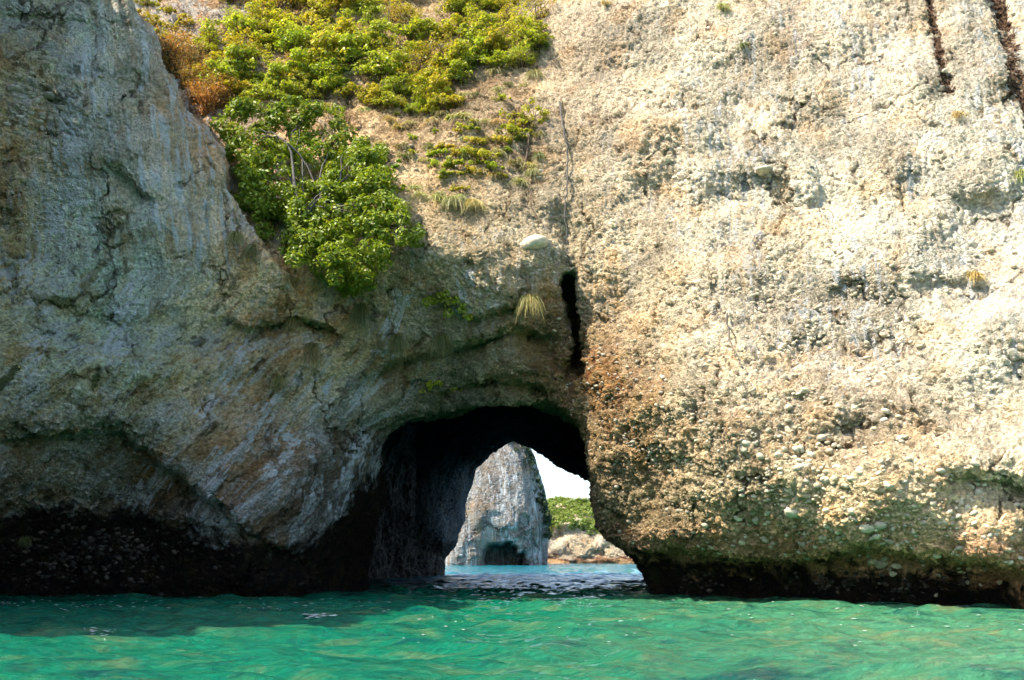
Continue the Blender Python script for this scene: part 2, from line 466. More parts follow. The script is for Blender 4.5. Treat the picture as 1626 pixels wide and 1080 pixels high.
def arr(p): return np.array(p, float)
gx = np.arange(-1300, 2300, 4.0)
gy = np.arange(-900, 1500, 4.0)
GX, GY = np.meshgrid(gx, gy, indexing='ij')
cx_, cy_ = GX[::4, ::4], GY[::4, ::4]


def upsample(A):
    """bilinear from every 4th sample"""
    ix = np.clip(np.arange(len(gx)) / 4, 0, A.shape[0] - 1.001); iy = np.clip(np.arange(len(gy)) / 4, 0, A.shape[1] - 1.001)
    i, j = ix.astype(int), iy.astype(int); u, v = (ix - i)[:, None], (iy - j)[None]
    return A[i][:, j] * (1 - u) * (1 - v) + A[i + 1][:, j] * u * (1 - v) + A[i][:, j + 1] * (1 - u) * v + A[i + 1][:, j + 1] * u * v


def depth(ctrl):
    p = arr(ctrl)
    return upsample(np.clip(tps(p[:, :2], p[:, 2], np.clip(cx_, -850, 2050), np.clip(cy_, -420, 1010), 0.02), 14, 60))


D_MAIN = depth(MAIN)
D_BUTT = depth(BUTT)


WOB = lattice2(gx, gy, 60, 34, 91) * 7 + lattice2(gx, gy, 20, 14, 92) * 3
WOB_K = np.clip(0.75 + lattice2(gx, gy, 50, 40, 93), 0.15, 1.4)


def fissure(poly, width, amt):
    """groove along a polyline"""
    out = np.zeros(GX.shape)
    GXw = GX + WOB
    for (a, b) in zip(poly[:-1], poly[1:]):
        a, b = arr(a), arr(b); e = b - a
        t = np.clip(((GXw - a[0]) * e[0] + (GY - a[1]) * e[1]) / (e @ e), 0, 1)
        d = np.hypot(GXw - a[0] - t * e[0], GY - a[1] - t * e[1])
        out = np.maximum(out, np.exp(-(d / width) ** 2))
    return out * amt * WOB_K


def step_line(poly, drop, reach):
    """a ledge: rock below the line set back by drop, fading over reach pixels downwards"""
    out = np.zeros(GX.shape)
    p = arr(poly)
    yl = np.interp(GX, p[:, 0], p[:, 1], left=1e9, right=1e9)
    d = GY - yl
    fx = np.clip((GX - p[0, 0]) / 40, 0, 1) * np.clip((p[-1, 0] - GX) / 40, 0, 1)
    return np.where(d > 0, drop * np.exp(-d / reach), 0) * fx


D_MAIN += fissure([(904,432),(909,408),(899,380),(897,330),(904,300),(899,262),(903,228),(893,200),(896,176),(890,150)], 5, 0.5)
D_MAIN += fissure([(838,330),(838,230),(836,200)], 6, 0.5)
D_MAIN += fissure([(1478,-20),(1492,70),(1506,150)], 10, 0.25) + fissure([(1578,-20),(1600,70),(1622,160),(1650,240)], 12, 0.3)
D_MAIN += step_line([(560,620),(620,575),(700,560),(760,540),(820,520),(900,540)], 1.2, 26)
D_MAIN += step_line([(700,490),(760,505),(800,490),(850,470)], 0.9, 18)
D_MAIN += step_line([(660,660),(720,610),(800,600),(900,620)], 0.8, 25)
D_MAIN += step_line([(1310,675),(1345,660),(1380,672),(1420,700)], 0.45, 30)
D_MAIN += step_line([(1490,745),(1540,752),(1600,765),(1700,780)], 0.8, 55)
D_MAIN += step_line([(1000,882),(1080,870),(1200,890),(1310,882),(1380,862),(1460,880),(1560,885),(1640,912)], 2.0, 160)
D_MAIN += step_line([(1290,452),(1340,458),(1400,450)], 0.3, 30) + step_line([(1420,440),(1500,446),(1590,462)], 0.5, 50) + step_line([(1170,280),(1220,272),(1250,285)], 0.3, 20)
D_MAIN += step_line([(270,540),(300,510),(340,505),(400,520),(470,500),(560,540)], 1.3, 30)
D_MAIN += step_line([(-60,700),(60,690),(150,690),(190,680),(230,720),(290,760),(380,830),(440,870),(500,890)], 1.0, 60)
D_BUTT += step_line([(150,250),(190,270),(230,310),(260,320)], 1.0, 22)
D_BUTT += step_line([(-60,100),(40,130),(90,160),(150,190)], 0.35, 20)
D_BUTT += step_line([(-60,20),(60,25),(130,35),(190,60)], 0.4, 22)
D_BUTT += fissure([(214,120),(226,180),(232,250)], 8, 0.25)
D_BUTT += step_line([(70,485),(170,505),(230,505),(330,480)], 0.4, 18)
for w, a, s in ((300, 0.55, 1), (130, 0.40, 2), (60, 0.22, 3)):
    D_MAIN += lattice2(gx, gy, w, w * 0.8, s) * a
    D_BUTT += lattice2(gx, gy, w * 0.8, w * 1.6, s + 9) * a * 0.6
# bedding that dips gently to the right on the main wall
D_MAIN += lattice2((gx + 2000), (gy), 260, 26, 31) * 0.16
D_BUTT += lattice2(gx, gy, 110, 90, 77) * 1.6 * np.clip((-130 - GX) / 60, 0, 1)
SD_BUTT = poly_sd(BUTT_POLY, GX, GY) + lattice2(gx, gy, 30, 30, 61) * 4
SD_MOUTH = poly_sd(MOUTH, GX, GY)
SD_EXIT = poly_sd(EXITP, GX, GY)
SD_MID = poly_sd(MIDP, GX, GY)
SD_SLOT = poly_sd(SLOT, GX, GY) + lattice2(gx, gy, 16, 14, 71) * 5

STEP = 0.2
X0, X1, Y0, Y1, Z0, Z1 = -22.0, 23.0, 15.0, 84.0, -1.6, 31.0
xs = np.arange(X0, X1, STEP); ys = np.arange(Y0, Y1, STEP); zs = np.arange(Z0, Z1, STEP)


def samp(A, u, v):
    i = u.astype(np.int32); j = v.astype(np.int32); fu = (u - i); fv = (v - j)
    return A[i, j] * (1 - fu) * (1 - fv) + A[i + 1, j] * fu * (1 - fv) + A[i, j + 1] * (1 - fu) * fv + A[i + 1, j + 1] * fu * fv


maps = [a.astype(np.float32) for a in (D_MAIN, D_BUTT, SD_BUTT, SD_MOUTH, SD_EXIT, SD_SLOT, SD_MID)]


def smax(a, b, k):
    h = np.clip(0.5 + 0.5 * (a - b) / k, 0, 1)
    return b + (a - b) * h + k * h * (1 - h)


def smin(a, b, k): return -smax(-a, -b, k)


Fv = np.empty((len(xs), len(ys), len(zs)), np.float32)
XX, ZZ = np.meshgrid(xs.astype(np.float32), zs.astype(np.float32), indexing='ij')
n3 = lattice(xs, ys, zs, 3.1, 41) * 0.30 + lattice(xs, ys, zs, 1.3, 42) * 0.16 + lattice(xs, ys, zs, 0.65, 43) * 0.08
for j, y in enumerate(ys):
    px, py, f = project(XX, np.float32(y), ZZ)
    u = np.clip((px - gx[0]) / 4, 0, len(gx) - 2.01); v = np.clip((py - gy[0]) / 4, 0, len(gy) - 2.01)
    dm, db, sb, sm, se, ss, si = [samp(a, u, v) for a in maps]
    mpp = f / F_PX
    zc_m = 30.0 + 0 * XX
    zc_b = np.where(px < -60, 28.0 + 1.3 * math.sin(y * 1.1) + 0.8 * math.sin(y * 2.7 + 1), 24.5)
    fm = np.maximum((dm - y) * 0.85, ZZ - zc_m)
    fb = smax(smax((db - y) * 0.85, sb * mpp, 0.12), ZZ - zc_b, 1.5)
    fr = smin(fm, fb, 0.35)
    ye = np.interp(px, [690, 1050], [80, 68])
    t1 = np.clip((y - 39.5) / 7.0, 0, 1); t1 = t1 * t1 * (3 - 2 * t1)
    t2 = np.clip((y - 58.0) / (ye - 59.0), 0, 1); t2 = t2 * t2 * (3 - 2 * t2)
    ft = ((sm * (1 - t1) + si * t1) * (1 - t2) + se * t2) * mpp
    k = np.interp(px, [480, 620, 700], [1.2, 0.8, 0.3])
    fr = smax(fr, -ft, k)
    fs = np.maximum(ss * mpp, y - (dm + 5.0 * 1.0))
    fr = np.maximum(fr, -fs)
    fr = np.maximum(fr, y - ye)
    Fv[:, j, :] = fr
amp = np.ones(Fv.shape[1], np.float32); amp[ys > 40] = 0.8
Fv += n3 * amp[None, :, None]
del n3


def surface_nets(F, o, h):
    S = F < 0
    nx, ny, nz = F.shape
    c = np.zeros((nx - 1, ny - 1, nz - 1), np.uint8)
    for a in (0, 1):
        for b in (0, 1):
            for d in (0, 1):
                c += S[a:nx - 1 + a, b:ny - 1 + b, d:nz - 1 + d]
    act = (c > 0) & (c < 8)
    ci = np.argwhere(act)
    idx = np.full(c.shape, -1, np.int32)
    idx[act] = np.arange(len(ci))
    acc = np.zeros((len(ci), 3), np.float32); cnt = np.zeros(len(ci), np.float32)
    corners = [(a, b, d) for a in (0, 1) for b in (0, 1) for d in (0, 1)]
    val = {k: F[ci[:, 0] + k[0], ci[:, 1] + k[1], ci[:, 2] + k[2]] for k in corners}
    for p in corners:
        for ax in range(3):
            if p[ax] == 0:
                q = list(p); q[ax] = 1; q = tuple(q)
                a, b = val[p], val[q]
                m = (a < 0) != (b < 0)
                t = np.where(m, a / np.where(m, a - b, 1), 0)
                e = np.array(p, np.float32)[None].repeat(len(ci), 0)
                e[:, ax] = t
                acc += e * m[:, None]; cnt += m
    V = (ci + acc / cnt[:, None]) * h + np.array(o)
    quads = []
    for ax in range(3):
        sl0 = [slice(None)] * 3; sl1 = [slice(None)] * 3
        sl0[ax] = slice(0, -1); sl1[ax] = slice(1, None)
        d = S[tuple(sl0)] != S[tuple(sl1)]
        e = np.argwhere(d)
        b1, b2 = [(1, 2), (2, 0), (0, 1)][ax]
        ok = (e[:, b1] > 0) & (e[:, b2] > 0) & (e[:, b1] < F.shape[b1] - 1) & (e[:, b2] < F.shape[b2] - 1)
        e = e[ok]
        def cell(o1, o2):
            g = e.copy(); g[:, b1] += o1; g[:, b2] += o2
            return idx[g[:, 0], g[:, 1], g[:, 2]]
        q = np.stack([cell(-1, -1), cell(0, -1), cell(0, 0), cell(-1, 0)], 1)
        solid_first = S[e[:, 0], e[:, 1], e[:, 2]]
        q[~solid_first] = q[~solid_first][:, ::-1]
        quads.append(q)
    return V, np.concatenate(quads)


V, Q = surface_nets(Fv, (X0, Y0, Z0), STEP)
del Fv
# keep the connected rock above and a little below the sea; light smoothing
def smooth_mesh(V, Q, it, lam=0.5):
    n = len(V)
    for _ in range(it):
        s = np.zeros((n, 3)); c = np.zeros(n)
        for a in range(4):
            b = (a + 1) % 4
            for ax in range(3):
                s[:, ax] += np.bincount(Q[:, a], V[Q[:, b], ax], n) + np.bincount(Q[:, b], V[Q[:, a], ax], n)
            c += np.bincount(Q[:, a], minlength=n) + np.bincount(Q[:, b], minlength=n)
        V = V * (1 - lam) + lam * s / np.maximum(c, 1)[:, None]
    return V
V = smooth_mesh(V, Q, 1)
bvh = BVHTree.FromPolygons([tuple(v) for v in V.tolist()], Q.tolist())


def hit(px, py):
    """point and normal on the rock seen through a pixel of the photograph"""
    d = ray(px, py).normalized()
    p, n, i, dist = bvh.ray_cast(Vector((0, 0, CAM_H)), d)
    if p is None: return None, None
    if n.dot(d) > 0: n = -n
    return p, n


ctr = V[Q].mean(1)
cpx, cpy, _ = project(ctr[:, 0], ctr[:, 1], ctr[:, 2])
finem = (ctr[:, 1] < 45) & (cpx > -70) & (cpx < 1700) & (cpy > -60) & (ctr[:, 2] > -0.5)
Qf, Qc = Q[finem], Q[~finem]


def subdiv(V, Q, levels):
    used, inv = np.unique(Q, return_inverse=True)
    o = np_mesh('tmp', V[used], inv.reshape(Q.shape), [])
    m = o.modifiers.new('s', 'SUBSURF'); m.levels = levels; m.render_levels = levels
    dg = bpy.context.evaluated_depsgraph_get()
    me = o.evaluated_get(dg).to_mesh()
    v = np.empty(len(me.vertices) * 3, np.float32); me.vertices.foreach_get('co', v)
    l = np.empty(len(me.loops), np.int32); me.loops.foreach_get('vertex_index', l)
    o.evaluated_get(dg).to_mesh_clear()
    d = o.data; bpy.data.objects.remove(o); bpy.data.meshes.remove(d)
    return v.reshape(-1, 3), l.reshape(-1, 4)


Vf, Qf2 = subdiv(V, Qf, 2)
used, inv = np.unique(Qc, return_inverse=True)
Vall = np.concatenate([Vf, V[used]]); Qall = np.concatenate([Qf2, inv.reshape(Qc.shape) + len(Vf)])
print('cliff verts', len(Vall), 'quads', len(Qall))

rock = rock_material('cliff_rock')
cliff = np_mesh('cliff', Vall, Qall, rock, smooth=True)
tag(cliff, kind='structure')
cliff['label'] = 'weathered conglomerate sea cliff pierced by a natural arch at the waterline'

# vertex attributes: local stone colour with tunnel shade painted in, and masks of wear
vx, vy, _ = project(Vall[:, 0], Vall[:, 1], Vall[:, 2])
vx = np.clip(vx, -300, 1900); vy = np.clip(vy, -200, 1100)
TINT = [  # pixel x, y and stone colour, with shade painted in beside the arch mouth
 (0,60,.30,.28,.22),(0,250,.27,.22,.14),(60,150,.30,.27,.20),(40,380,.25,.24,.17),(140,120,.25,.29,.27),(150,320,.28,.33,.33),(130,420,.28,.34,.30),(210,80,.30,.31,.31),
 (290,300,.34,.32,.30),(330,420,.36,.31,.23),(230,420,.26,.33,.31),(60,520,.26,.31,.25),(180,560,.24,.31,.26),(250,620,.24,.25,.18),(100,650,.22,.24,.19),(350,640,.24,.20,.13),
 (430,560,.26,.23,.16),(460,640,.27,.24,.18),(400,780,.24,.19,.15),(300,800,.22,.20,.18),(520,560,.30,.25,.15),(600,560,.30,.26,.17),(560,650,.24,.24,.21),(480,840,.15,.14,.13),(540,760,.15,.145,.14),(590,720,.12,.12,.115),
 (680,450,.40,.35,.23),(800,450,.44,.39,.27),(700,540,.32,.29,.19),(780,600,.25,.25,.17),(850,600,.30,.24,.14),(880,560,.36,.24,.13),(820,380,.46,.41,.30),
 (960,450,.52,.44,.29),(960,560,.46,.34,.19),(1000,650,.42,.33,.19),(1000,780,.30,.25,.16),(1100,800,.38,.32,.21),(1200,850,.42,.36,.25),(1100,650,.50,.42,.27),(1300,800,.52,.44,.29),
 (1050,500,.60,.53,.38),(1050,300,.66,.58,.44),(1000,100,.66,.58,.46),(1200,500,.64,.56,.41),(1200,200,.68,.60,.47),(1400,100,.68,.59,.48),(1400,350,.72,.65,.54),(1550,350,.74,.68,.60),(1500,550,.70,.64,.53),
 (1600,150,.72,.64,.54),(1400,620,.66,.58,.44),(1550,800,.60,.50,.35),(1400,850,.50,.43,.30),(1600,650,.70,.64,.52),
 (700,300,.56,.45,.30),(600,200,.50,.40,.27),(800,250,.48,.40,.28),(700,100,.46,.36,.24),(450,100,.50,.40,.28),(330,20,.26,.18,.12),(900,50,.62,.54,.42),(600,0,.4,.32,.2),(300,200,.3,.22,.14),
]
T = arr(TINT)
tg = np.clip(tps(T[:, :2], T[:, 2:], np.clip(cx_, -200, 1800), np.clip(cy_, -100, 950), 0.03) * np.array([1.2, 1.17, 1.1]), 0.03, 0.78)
def blob(cx, cy, rx, ry, ang=0.0, p=2):
    a = math.radians(ang); dx, dy = vx - cx, vy - cy
    u = (dx * math.cos(a) + dy * math.sin(a)) / rx; v = (-dx * math.sin(a) + dy * math.cos(a)) / ry
    return np.exp(-((u * u + v * v) ** (p / 2)))


def band(poly, w):
    out = np.zeros(len(vx))
    for (a, b) in zip(poly[:-1], poly[1:]):
        a, b = arr(a), arr(b); e = b - a
        t = np.clip(((vx - a[0]) * e[0] + (vy - a[1]) * e[1]) / (e @ e), 0, 1)
        out = np.maximum(out, np.exp(-(np.hypot(vx - a[0] - t * e[0], vy - a[1] - t * e[1]) / w) ** 2))
    return out


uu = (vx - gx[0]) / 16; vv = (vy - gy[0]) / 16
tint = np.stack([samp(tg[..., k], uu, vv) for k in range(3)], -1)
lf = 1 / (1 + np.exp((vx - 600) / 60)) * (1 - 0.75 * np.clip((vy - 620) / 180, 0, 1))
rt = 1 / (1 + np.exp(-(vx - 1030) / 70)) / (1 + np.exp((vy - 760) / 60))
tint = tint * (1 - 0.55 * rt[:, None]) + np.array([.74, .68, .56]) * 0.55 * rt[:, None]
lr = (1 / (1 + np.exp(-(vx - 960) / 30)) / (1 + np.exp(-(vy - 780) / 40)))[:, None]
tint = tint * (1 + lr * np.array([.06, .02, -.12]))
tint = tint * (1 + (1 / (1 + np.exp(-(vx - 960) / 30)) / (1 + np.exp(-(vy - 845) / 12)))[:, None] * np.array([.15, -.12, -.15]))  # reddened low on the right to offset green light off the water
tint = tint * (1 + lf[:, None] * np.array([1.05, 0.98, 0.82]))  # left wall lightened to make up for weak fill light
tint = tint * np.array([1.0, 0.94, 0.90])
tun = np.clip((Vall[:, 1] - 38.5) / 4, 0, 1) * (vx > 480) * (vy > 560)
tint = tint * (1 - tun[:, None]) + (np.array([.010, .010, .010]) + np.array([.16, .175, .19]) * blob(722, 815, 42, 80, 0, 4)[:, None]) * tun[:, None]  # near-black tint stands in for tunnel shade, bluish patch for exit light


z = Vall[:, 2]
streak = np.clip(1.3 * blob(250, 220, 110, 280, -16, 4) + 0.9 * blob(380, 750, 230, 190, -30, 4) + 0.7 * blob(560, 700, 90, 200, 20, 4) + 0.35 * blob(760, 450, 160, 130, 0, 4)
                 + 0.75 * blob(1420, 250, 420, 420, 0, 4) + 0.5 * blob(140, 400, 160, 200, 0, 4) + 0.3 * blob(100, 600, 200, 120, 0, 4)* 1.0, 0, 1)
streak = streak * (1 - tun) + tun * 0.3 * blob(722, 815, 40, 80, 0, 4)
pebble = np.clip(0.35 + 0.9 * blob(1200, 700, 330, 260, 0, 4) + 0.6 * blob(1250, 250, 420, 350, 0, 4) + 0.5 * blob(30, 250, 130, 220, 0, 4) + 0.5 * blob(150, 850, 250, 100, 0, 4)
                 + 0.5 * blob(1000, 700, 120, 250, 0, 4) - 0.35 * streak, 0.05, 1)
wet_shade_top = np.interp(vx, [0, 200, 330, 470, 540, 580, 620, 700, 1000, 1100, 1300, 1500, 1626], [2.8, 3.0, 2.0, 1.5, 2.8, 4.2, 5.0, 2.2, 1.5, 1.1, 1.1, 1.0, 0.35])  # splash-zone height, raised around the arch lip to paint its shade
wet_shade = np.clip(0.5 + (wet_shade_top - z) * 0.45, 0, 1)
wet_shade = np.maximum(wet_shade, np.clip(tun * 0.75, 0, 1) * (vx < 660) )  # tunnel shade painted in through the same mask
stain = np.clip(0.7 * blob(935, 595, 60, 50, 0, 2) + 0.9 * blob(872, 478, 30, 32) + 0.55 * blob(980, 640, 70, 110, -20) + 0.45 * blob(850, 570, 60, 40) + 0.35 * blob(1270, 385, 14, 30)
                + 0.3 * blob(1265, 60, 30, 70) + 0.3 * blob(200, 350, 18, 40, 10) + 0.3 * blob(240, 740, 60, 50) + 0.8 * blob(1590, 925, 40, 14) + 0.35 * blob(1250, 690, 200, 60), 0, 1)
furrow = np.clip(band([(1472, -30), (1486, 60), (1506, 140)], 10) + band([(1576, -30), (1598, 50), (1612, 100), (1640, 200)], 14) * 1.0 + 0.5 * band([(1612, 120), (1600, 150)], 18), 0, 1)
soil = np.clip(0.8 * blob(560, 130, 330, 150, 0, 4) + 0.5 * blob(760, 250, 120, 80), 0, 1) * (Vall[:, 1] > 33.5)


mottle = np.clip(0.08 + 0.95 / (1 + np.exp((vx - 560 - np.clip(vy - 400, 0, 400) * 0.35) / 45)) + 0.25 * blob(760, 480, 180, 120, 0, 4) + 0.15 * blob(1500, 450, 260, 200) - 0.5 * blob(260, 220, 100, 260, -16, 4), 0, 1) * (1 - tun)




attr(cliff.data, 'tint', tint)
attr(cliff.data, 'mask', np.stack([streak, pebble, wet_shade], -1))
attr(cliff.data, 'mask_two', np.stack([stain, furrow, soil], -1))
mo = cliff.data.attributes.new('mottle', 'FLOAT', 'POINT')
mo.data.foreach_set('value', mottle.astype(np.float32))
pale_at = np.zeros(len(vx))
for pts_, w_ in (([(392,555),(362,600),(322,655)],11),([(438,635),(402,690)],9),([(352,728),(330,790)],15),([(505,765),(490,810),(468,850)],12),([(262,745),(215,790)],18),
                 ([(228,55),(232,90),(224,140)],5),([(278,118),(272,160),(268,205)],6),([(145,45),(134,120)],9),([(112,190),(108,250),(122,310),(80,360)],22),([(60,545),(40,600)],12),
                 ([(600,740),(575,800)],7),([(560,640),(600,610)],10),([(585,700),(540,770)],8),([(205,470),(180,560)],18),([(0,440),(60,420)],20),([(248,175),(290,330),(300,400)],9),
                 ([(640,470),(610,560)],12),([(470,700),(420,760)],8),([(740,440),(735,500)],12)):
    pale_at = np.maximum(pale_at, band(pts_, w_ * 1.5))
moss_at = np.clip(blob(152, 605, 9, 22, 15) + band([(-10, 625), (28, 585)], 8) + 0.6 * band([(60, 475), (110, 480)], 14) + 0.5 * blob(230, 690, 40, 16) + 0.7 * blob(430, 880, 70, 22) + 0.6 * blob(205, 880, 30, 22)
                  + 0.5 * blob(215, 260, 45, 30, 30) + 0.5 * band([(320, 520), (350, 505)], 14), 0, 1)
for nm_, val_ in (('pale', pale_at), ('moss', moss_at)):
    q_ = cliff.data.attributes.new(nm_, 'FLOAT', 'POINT'); q_.data.foreach_set('value', val_.astype(np.float32))
# flow coordinates: runs of water follow the fall of the rock, slanting away from the arch low on the left
slant = 0.75 * np.clip(10.5 - z, 0, 20) * (1 / (1 + np.exp((Vall[:, 0] + 5.0) / 1.2)))
curl = -0.25 * np.clip(z - 10.5, 0, 20) * 0 + 0.18 * np.clip(z - 9, 0, 20) * (1 / (1 + np.exp((Vall[:, 0] + 8.0) / 1.2)))
fl = np.stack([Vall[:, 0] * 1.0 + slant + curl, Vall[:, 1] * 0.8, z], -1).astype(np.float32)
fa = cliff.data.attributes.new('flow', 'FLOAT_VECTOR', 'POINT')
fa.data.foreach_set('vector', fl.ravel())

# ------------------------------------------------------------------ sea
def make_sea():
    def graded(segs):
        out = [segs[0][0]]
        for a, b, s in segs:
            n = max(1, int(round((b - a) / s)))
            out += list(a + (b - a) * (np.arange(1, n + 1) / n))
        return np.array(out)
    X = graded([(-2500, -100, 400), (-100, -22, 6), (-22, -15, .25), (-15, 15, .085), (15, 22, .25), (22, 100, 6), (100, 2500, 400)])
    Yv = graded([(-400, -10, 60), (-10, 8, 1), (8, 30, .055), (30, 44, .12), (44, 90, .25), (90, 260, 2.5), (260, 3000, 300)])
    A, B = np.meshgrid(X, Yv, indexing='ij')
    H = np.zeros(A.shape)
    r = np.random.default_rng(5)
    wx = A + 0.5 * np.sin(B * 0.5 + 1) + 0.25 * np.sin(B * 1.3 + A * .7); wy = B + 0.4 * np.sin(A * 0.6) + 0.2 * np.sin(A * 1.7 + B * .9)
    for i in range(46):
        L = 0.35 * (1.09 ** i) if i < 26 else r.uniform(0.5, 3.8)
        th = r.normal(math.pi / 2 + 0.2, 0.62)
        k = 2 * math.pi / L
        a = 0.0052 * L ** 0.95
        ph = r.uniform(0, 6.28)
        w = np.sin(k * (wx * math.cos(th) + wy * math.sin(th)) + ph)
        w = 1 - 2 * np.abs(w) ** 1.0 if i % 3 == 0 else w
        fade = np.clip(1 - (A * A * 0 + np.abs(B - 20) - 26) / 30, 0, 1) if L < 1.0 else 1
        H += (1.9 if L < 0.9 else 1.25) * a * w * fade
    H += 0.03 * np.sin(0.9 * wy + 0.25 * wx)
    H *= np.clip((300 - np.abs(B)) / 150, 0.1, 1)
    Vw = np.stack([A, B, H * 1.0], -1).reshape(-1, 3)
    nx, ny = A.shape
    i = np.arange(nx - 1)[:, None] * ny + np.arange(ny - 1)[None]
    Qw = np.stack([i, i + ny, i + ny + 1, i + 1], -1).reshape(-1, 4)
    N = NT('sea_water')
    P = N.pos()
    sx = N.n('ShaderNodeSeparateXYZ', {0: P})
    X_, Y_ = sx.outputs[0], sx.outputs[1]
    # depth of the seabed: shallow sand and rock to the right, deep green to the left, open turquoise beyond the tunnel
    shallow = N.ramp(N.math('ADD', X_, N.math('MULTIPLY_ADD', N.noise(P, 0.18, 4, 0.6), 16, -8)), -2, 8)
    c = N.mix(shallow, rgb(0.0, 0.115, 0.062), rgb(0.045, 0.175, 0.088))
    bed = N.noise(N.mapping(P, (1, 2.2, 1)), 0.55, 5, 0.6, 0.8)
    c = N.mix(N.math('MULTIPLY', N.ramp(bed, 0.52, 0.68), N.math('MULTIPLY_ADD', shallow, 0.35, 0.38)), c, rgb(0.14, 0.15, 0.06))
    c = N.mix(N.ramp(bed, 0.47, 0.30), c, rgb(0.0, 0.05, 0.044))
    bed2 = N.noise(N.mapping(P, (1, 2.6, 1), (40, 3, 0)), 1.7, 4, 0.6, 1.0)
    c = N.mix(N.math('MULTIPLY', N.ramp(bed2, 0.5, 0.66), 0.4), c, rgb(0.03, 0.135, 0.05))
    c = N.mix(N.math('MULTIPLY', N.ramp(bed2, 0.46, 0.32), 0.5), c, rgb(0.0, 0.08, 0.06))
    c = N.mix(N.ramp(Y_, 45, 70), c, rgb(0.008, 0.13, 0.165))
    N.put(N.bsdf.inputs['Base Color'], c)
    N.bsdf.inputs['Roughness'].default_value = 0.04
    N.bsdf.inputs['IOR'].default_value = 1.33
    N.bsdf.inputs['Specular IOR Level'].default_value = 0.38
    b = N.n('ShaderNodeBump', {'Strength': 1.0, 'Distance': 0.10})
    N.put(b.inputs['Height'], N.math('ADD', N.noise(N.mapping(P, (1, 1.7, 1), (0, 0, 0), (0, 0, 0.25)), 6.5, 6, 0.66, 0.6), N.math('MULTIPLY', N.noise(N.mapping(P, (1, 1.5, 1)), 1.6, 3, 0.5), 2.5)))
    N.put(N.bsdf.inputs['Normal'], b.outputs[0])
    o = np_mesh('sea_water', Vw, Qw, N.m, smooth=True)
    tag(o, kind='structure')
    return X, Yv, H
SEA = make_sea()


def specks():  # small white patches laid on the water surface
    N = NT('speck_white'); N.bsdf.inputs['Base Color'].default_value = rgb(.8, .83, .82); N.bsdf.inputs['Roughness'].default_value = 0.6
    r = np.random.default_rng(33); Vs, Fs, k = [], [], 0
    spots = []
    for _ in range(330):
        x = r.uniform(0, 1) ** 1.2 * 620; spots.append((x, 953 + r.normal() * 5 + 14 * (x > 90) * r.random(), r.uniform(.015, .06)))
    for _ in range(60): spots.append((130 + 55 * r.random(), 1003 + 6 * r.normal() * .5, r.uniform(.02, .06)))
    for _ in range(50): spots.append((482 + 50 * r.random(), 979 + r.normal() * 1.6, r.uniform(.03, .08)))
    for _ in range(80): spots.append((r.uniform(640, 1060), 985 + 40 * r.random() ** 2, r.uniform(.015, .045)))
    for _ in range(60): spots.append((r.uniform(1060, 1626), 966 + 70 * r.random() ** 2, r.uniform(.02, .05)))
    for _ in range(170):
        x = r.uniform(1040, 1640); spots.append((x, 951 + (x - 1040) * .021 + abs(r.normal()) * 2.5, r.uniform(.02, .06)))
    for x, y, s_ in spots:
        d = ray(x, y)
        if d.z > -0.02: continue
        q = Vector((0, 0, CAM_H)) + d * (-CAM_H / d.z)
        i = min(np.searchsorted(SEA[0], q.x), len(SEA[0]) - 1); j = min(np.searchsorted(SEA[1], q.y), len(SEA[1]) - 1)
        z_ = SEA[2][i, j] + 0.012
        m = 7; th = np.linspace(0, 6.28, m, endpoint=False); rr = s_ * r.uniform(.5, 1.2, m)
        s_ *= 0.45 * (q.y / 30) ** 0.5; rr *= 0.45 * (q.y / 30) ** 0.5
        top = np.stack([q.x + np.cos(th) * rr * 3.2, q.y + np.sin(th) * rr * 2.0, np.full(m, z_)], -1)
        cap = np.array([[q.x, q.y, z_ + s_ * .25]])
        Vs.append(np.concatenate([top, cap])); Fs.append(np.array([[a, (a + 1) % m, m] for a in range(m)]) + k); k += m + 1
    o = np_mesh('specks', np.concatenate(Vs), np.concatenate(Fs), N.m, smooth=True)
    tag(o, 'small white flecks on the green water', 'specks', kind='stuff')
specks()

# ------------------------------------------------------------------ beyond the arch: sea stack and wooded headland
def ico(sub):
    import bmesh
    bm = bmesh.new(); bmesh.ops.create_icosphere(bm, subdivisions=sub, radius=1.0)
    v = np.array([w.co[:] for w in bm.verts]); f = np.array([[q.index for q in p.verts] for p in bm.faces])
    bm.free(); return v, f


def sin_noise(V, seed, wl_, amp):
    r = np.random.default_rng(seed); out = np.zeros(len(V))
    for o in range(5):
        for _ in range(4):
            d = r.normal(size=3); d /= np.linalg.norm(d)
            out += amp / 2 * np.sin(V @ d * 2 * math.pi / wl_ + r.uniform(0, 6.28))
        wl_ *= 0.52; amp *= 0.55
    return out


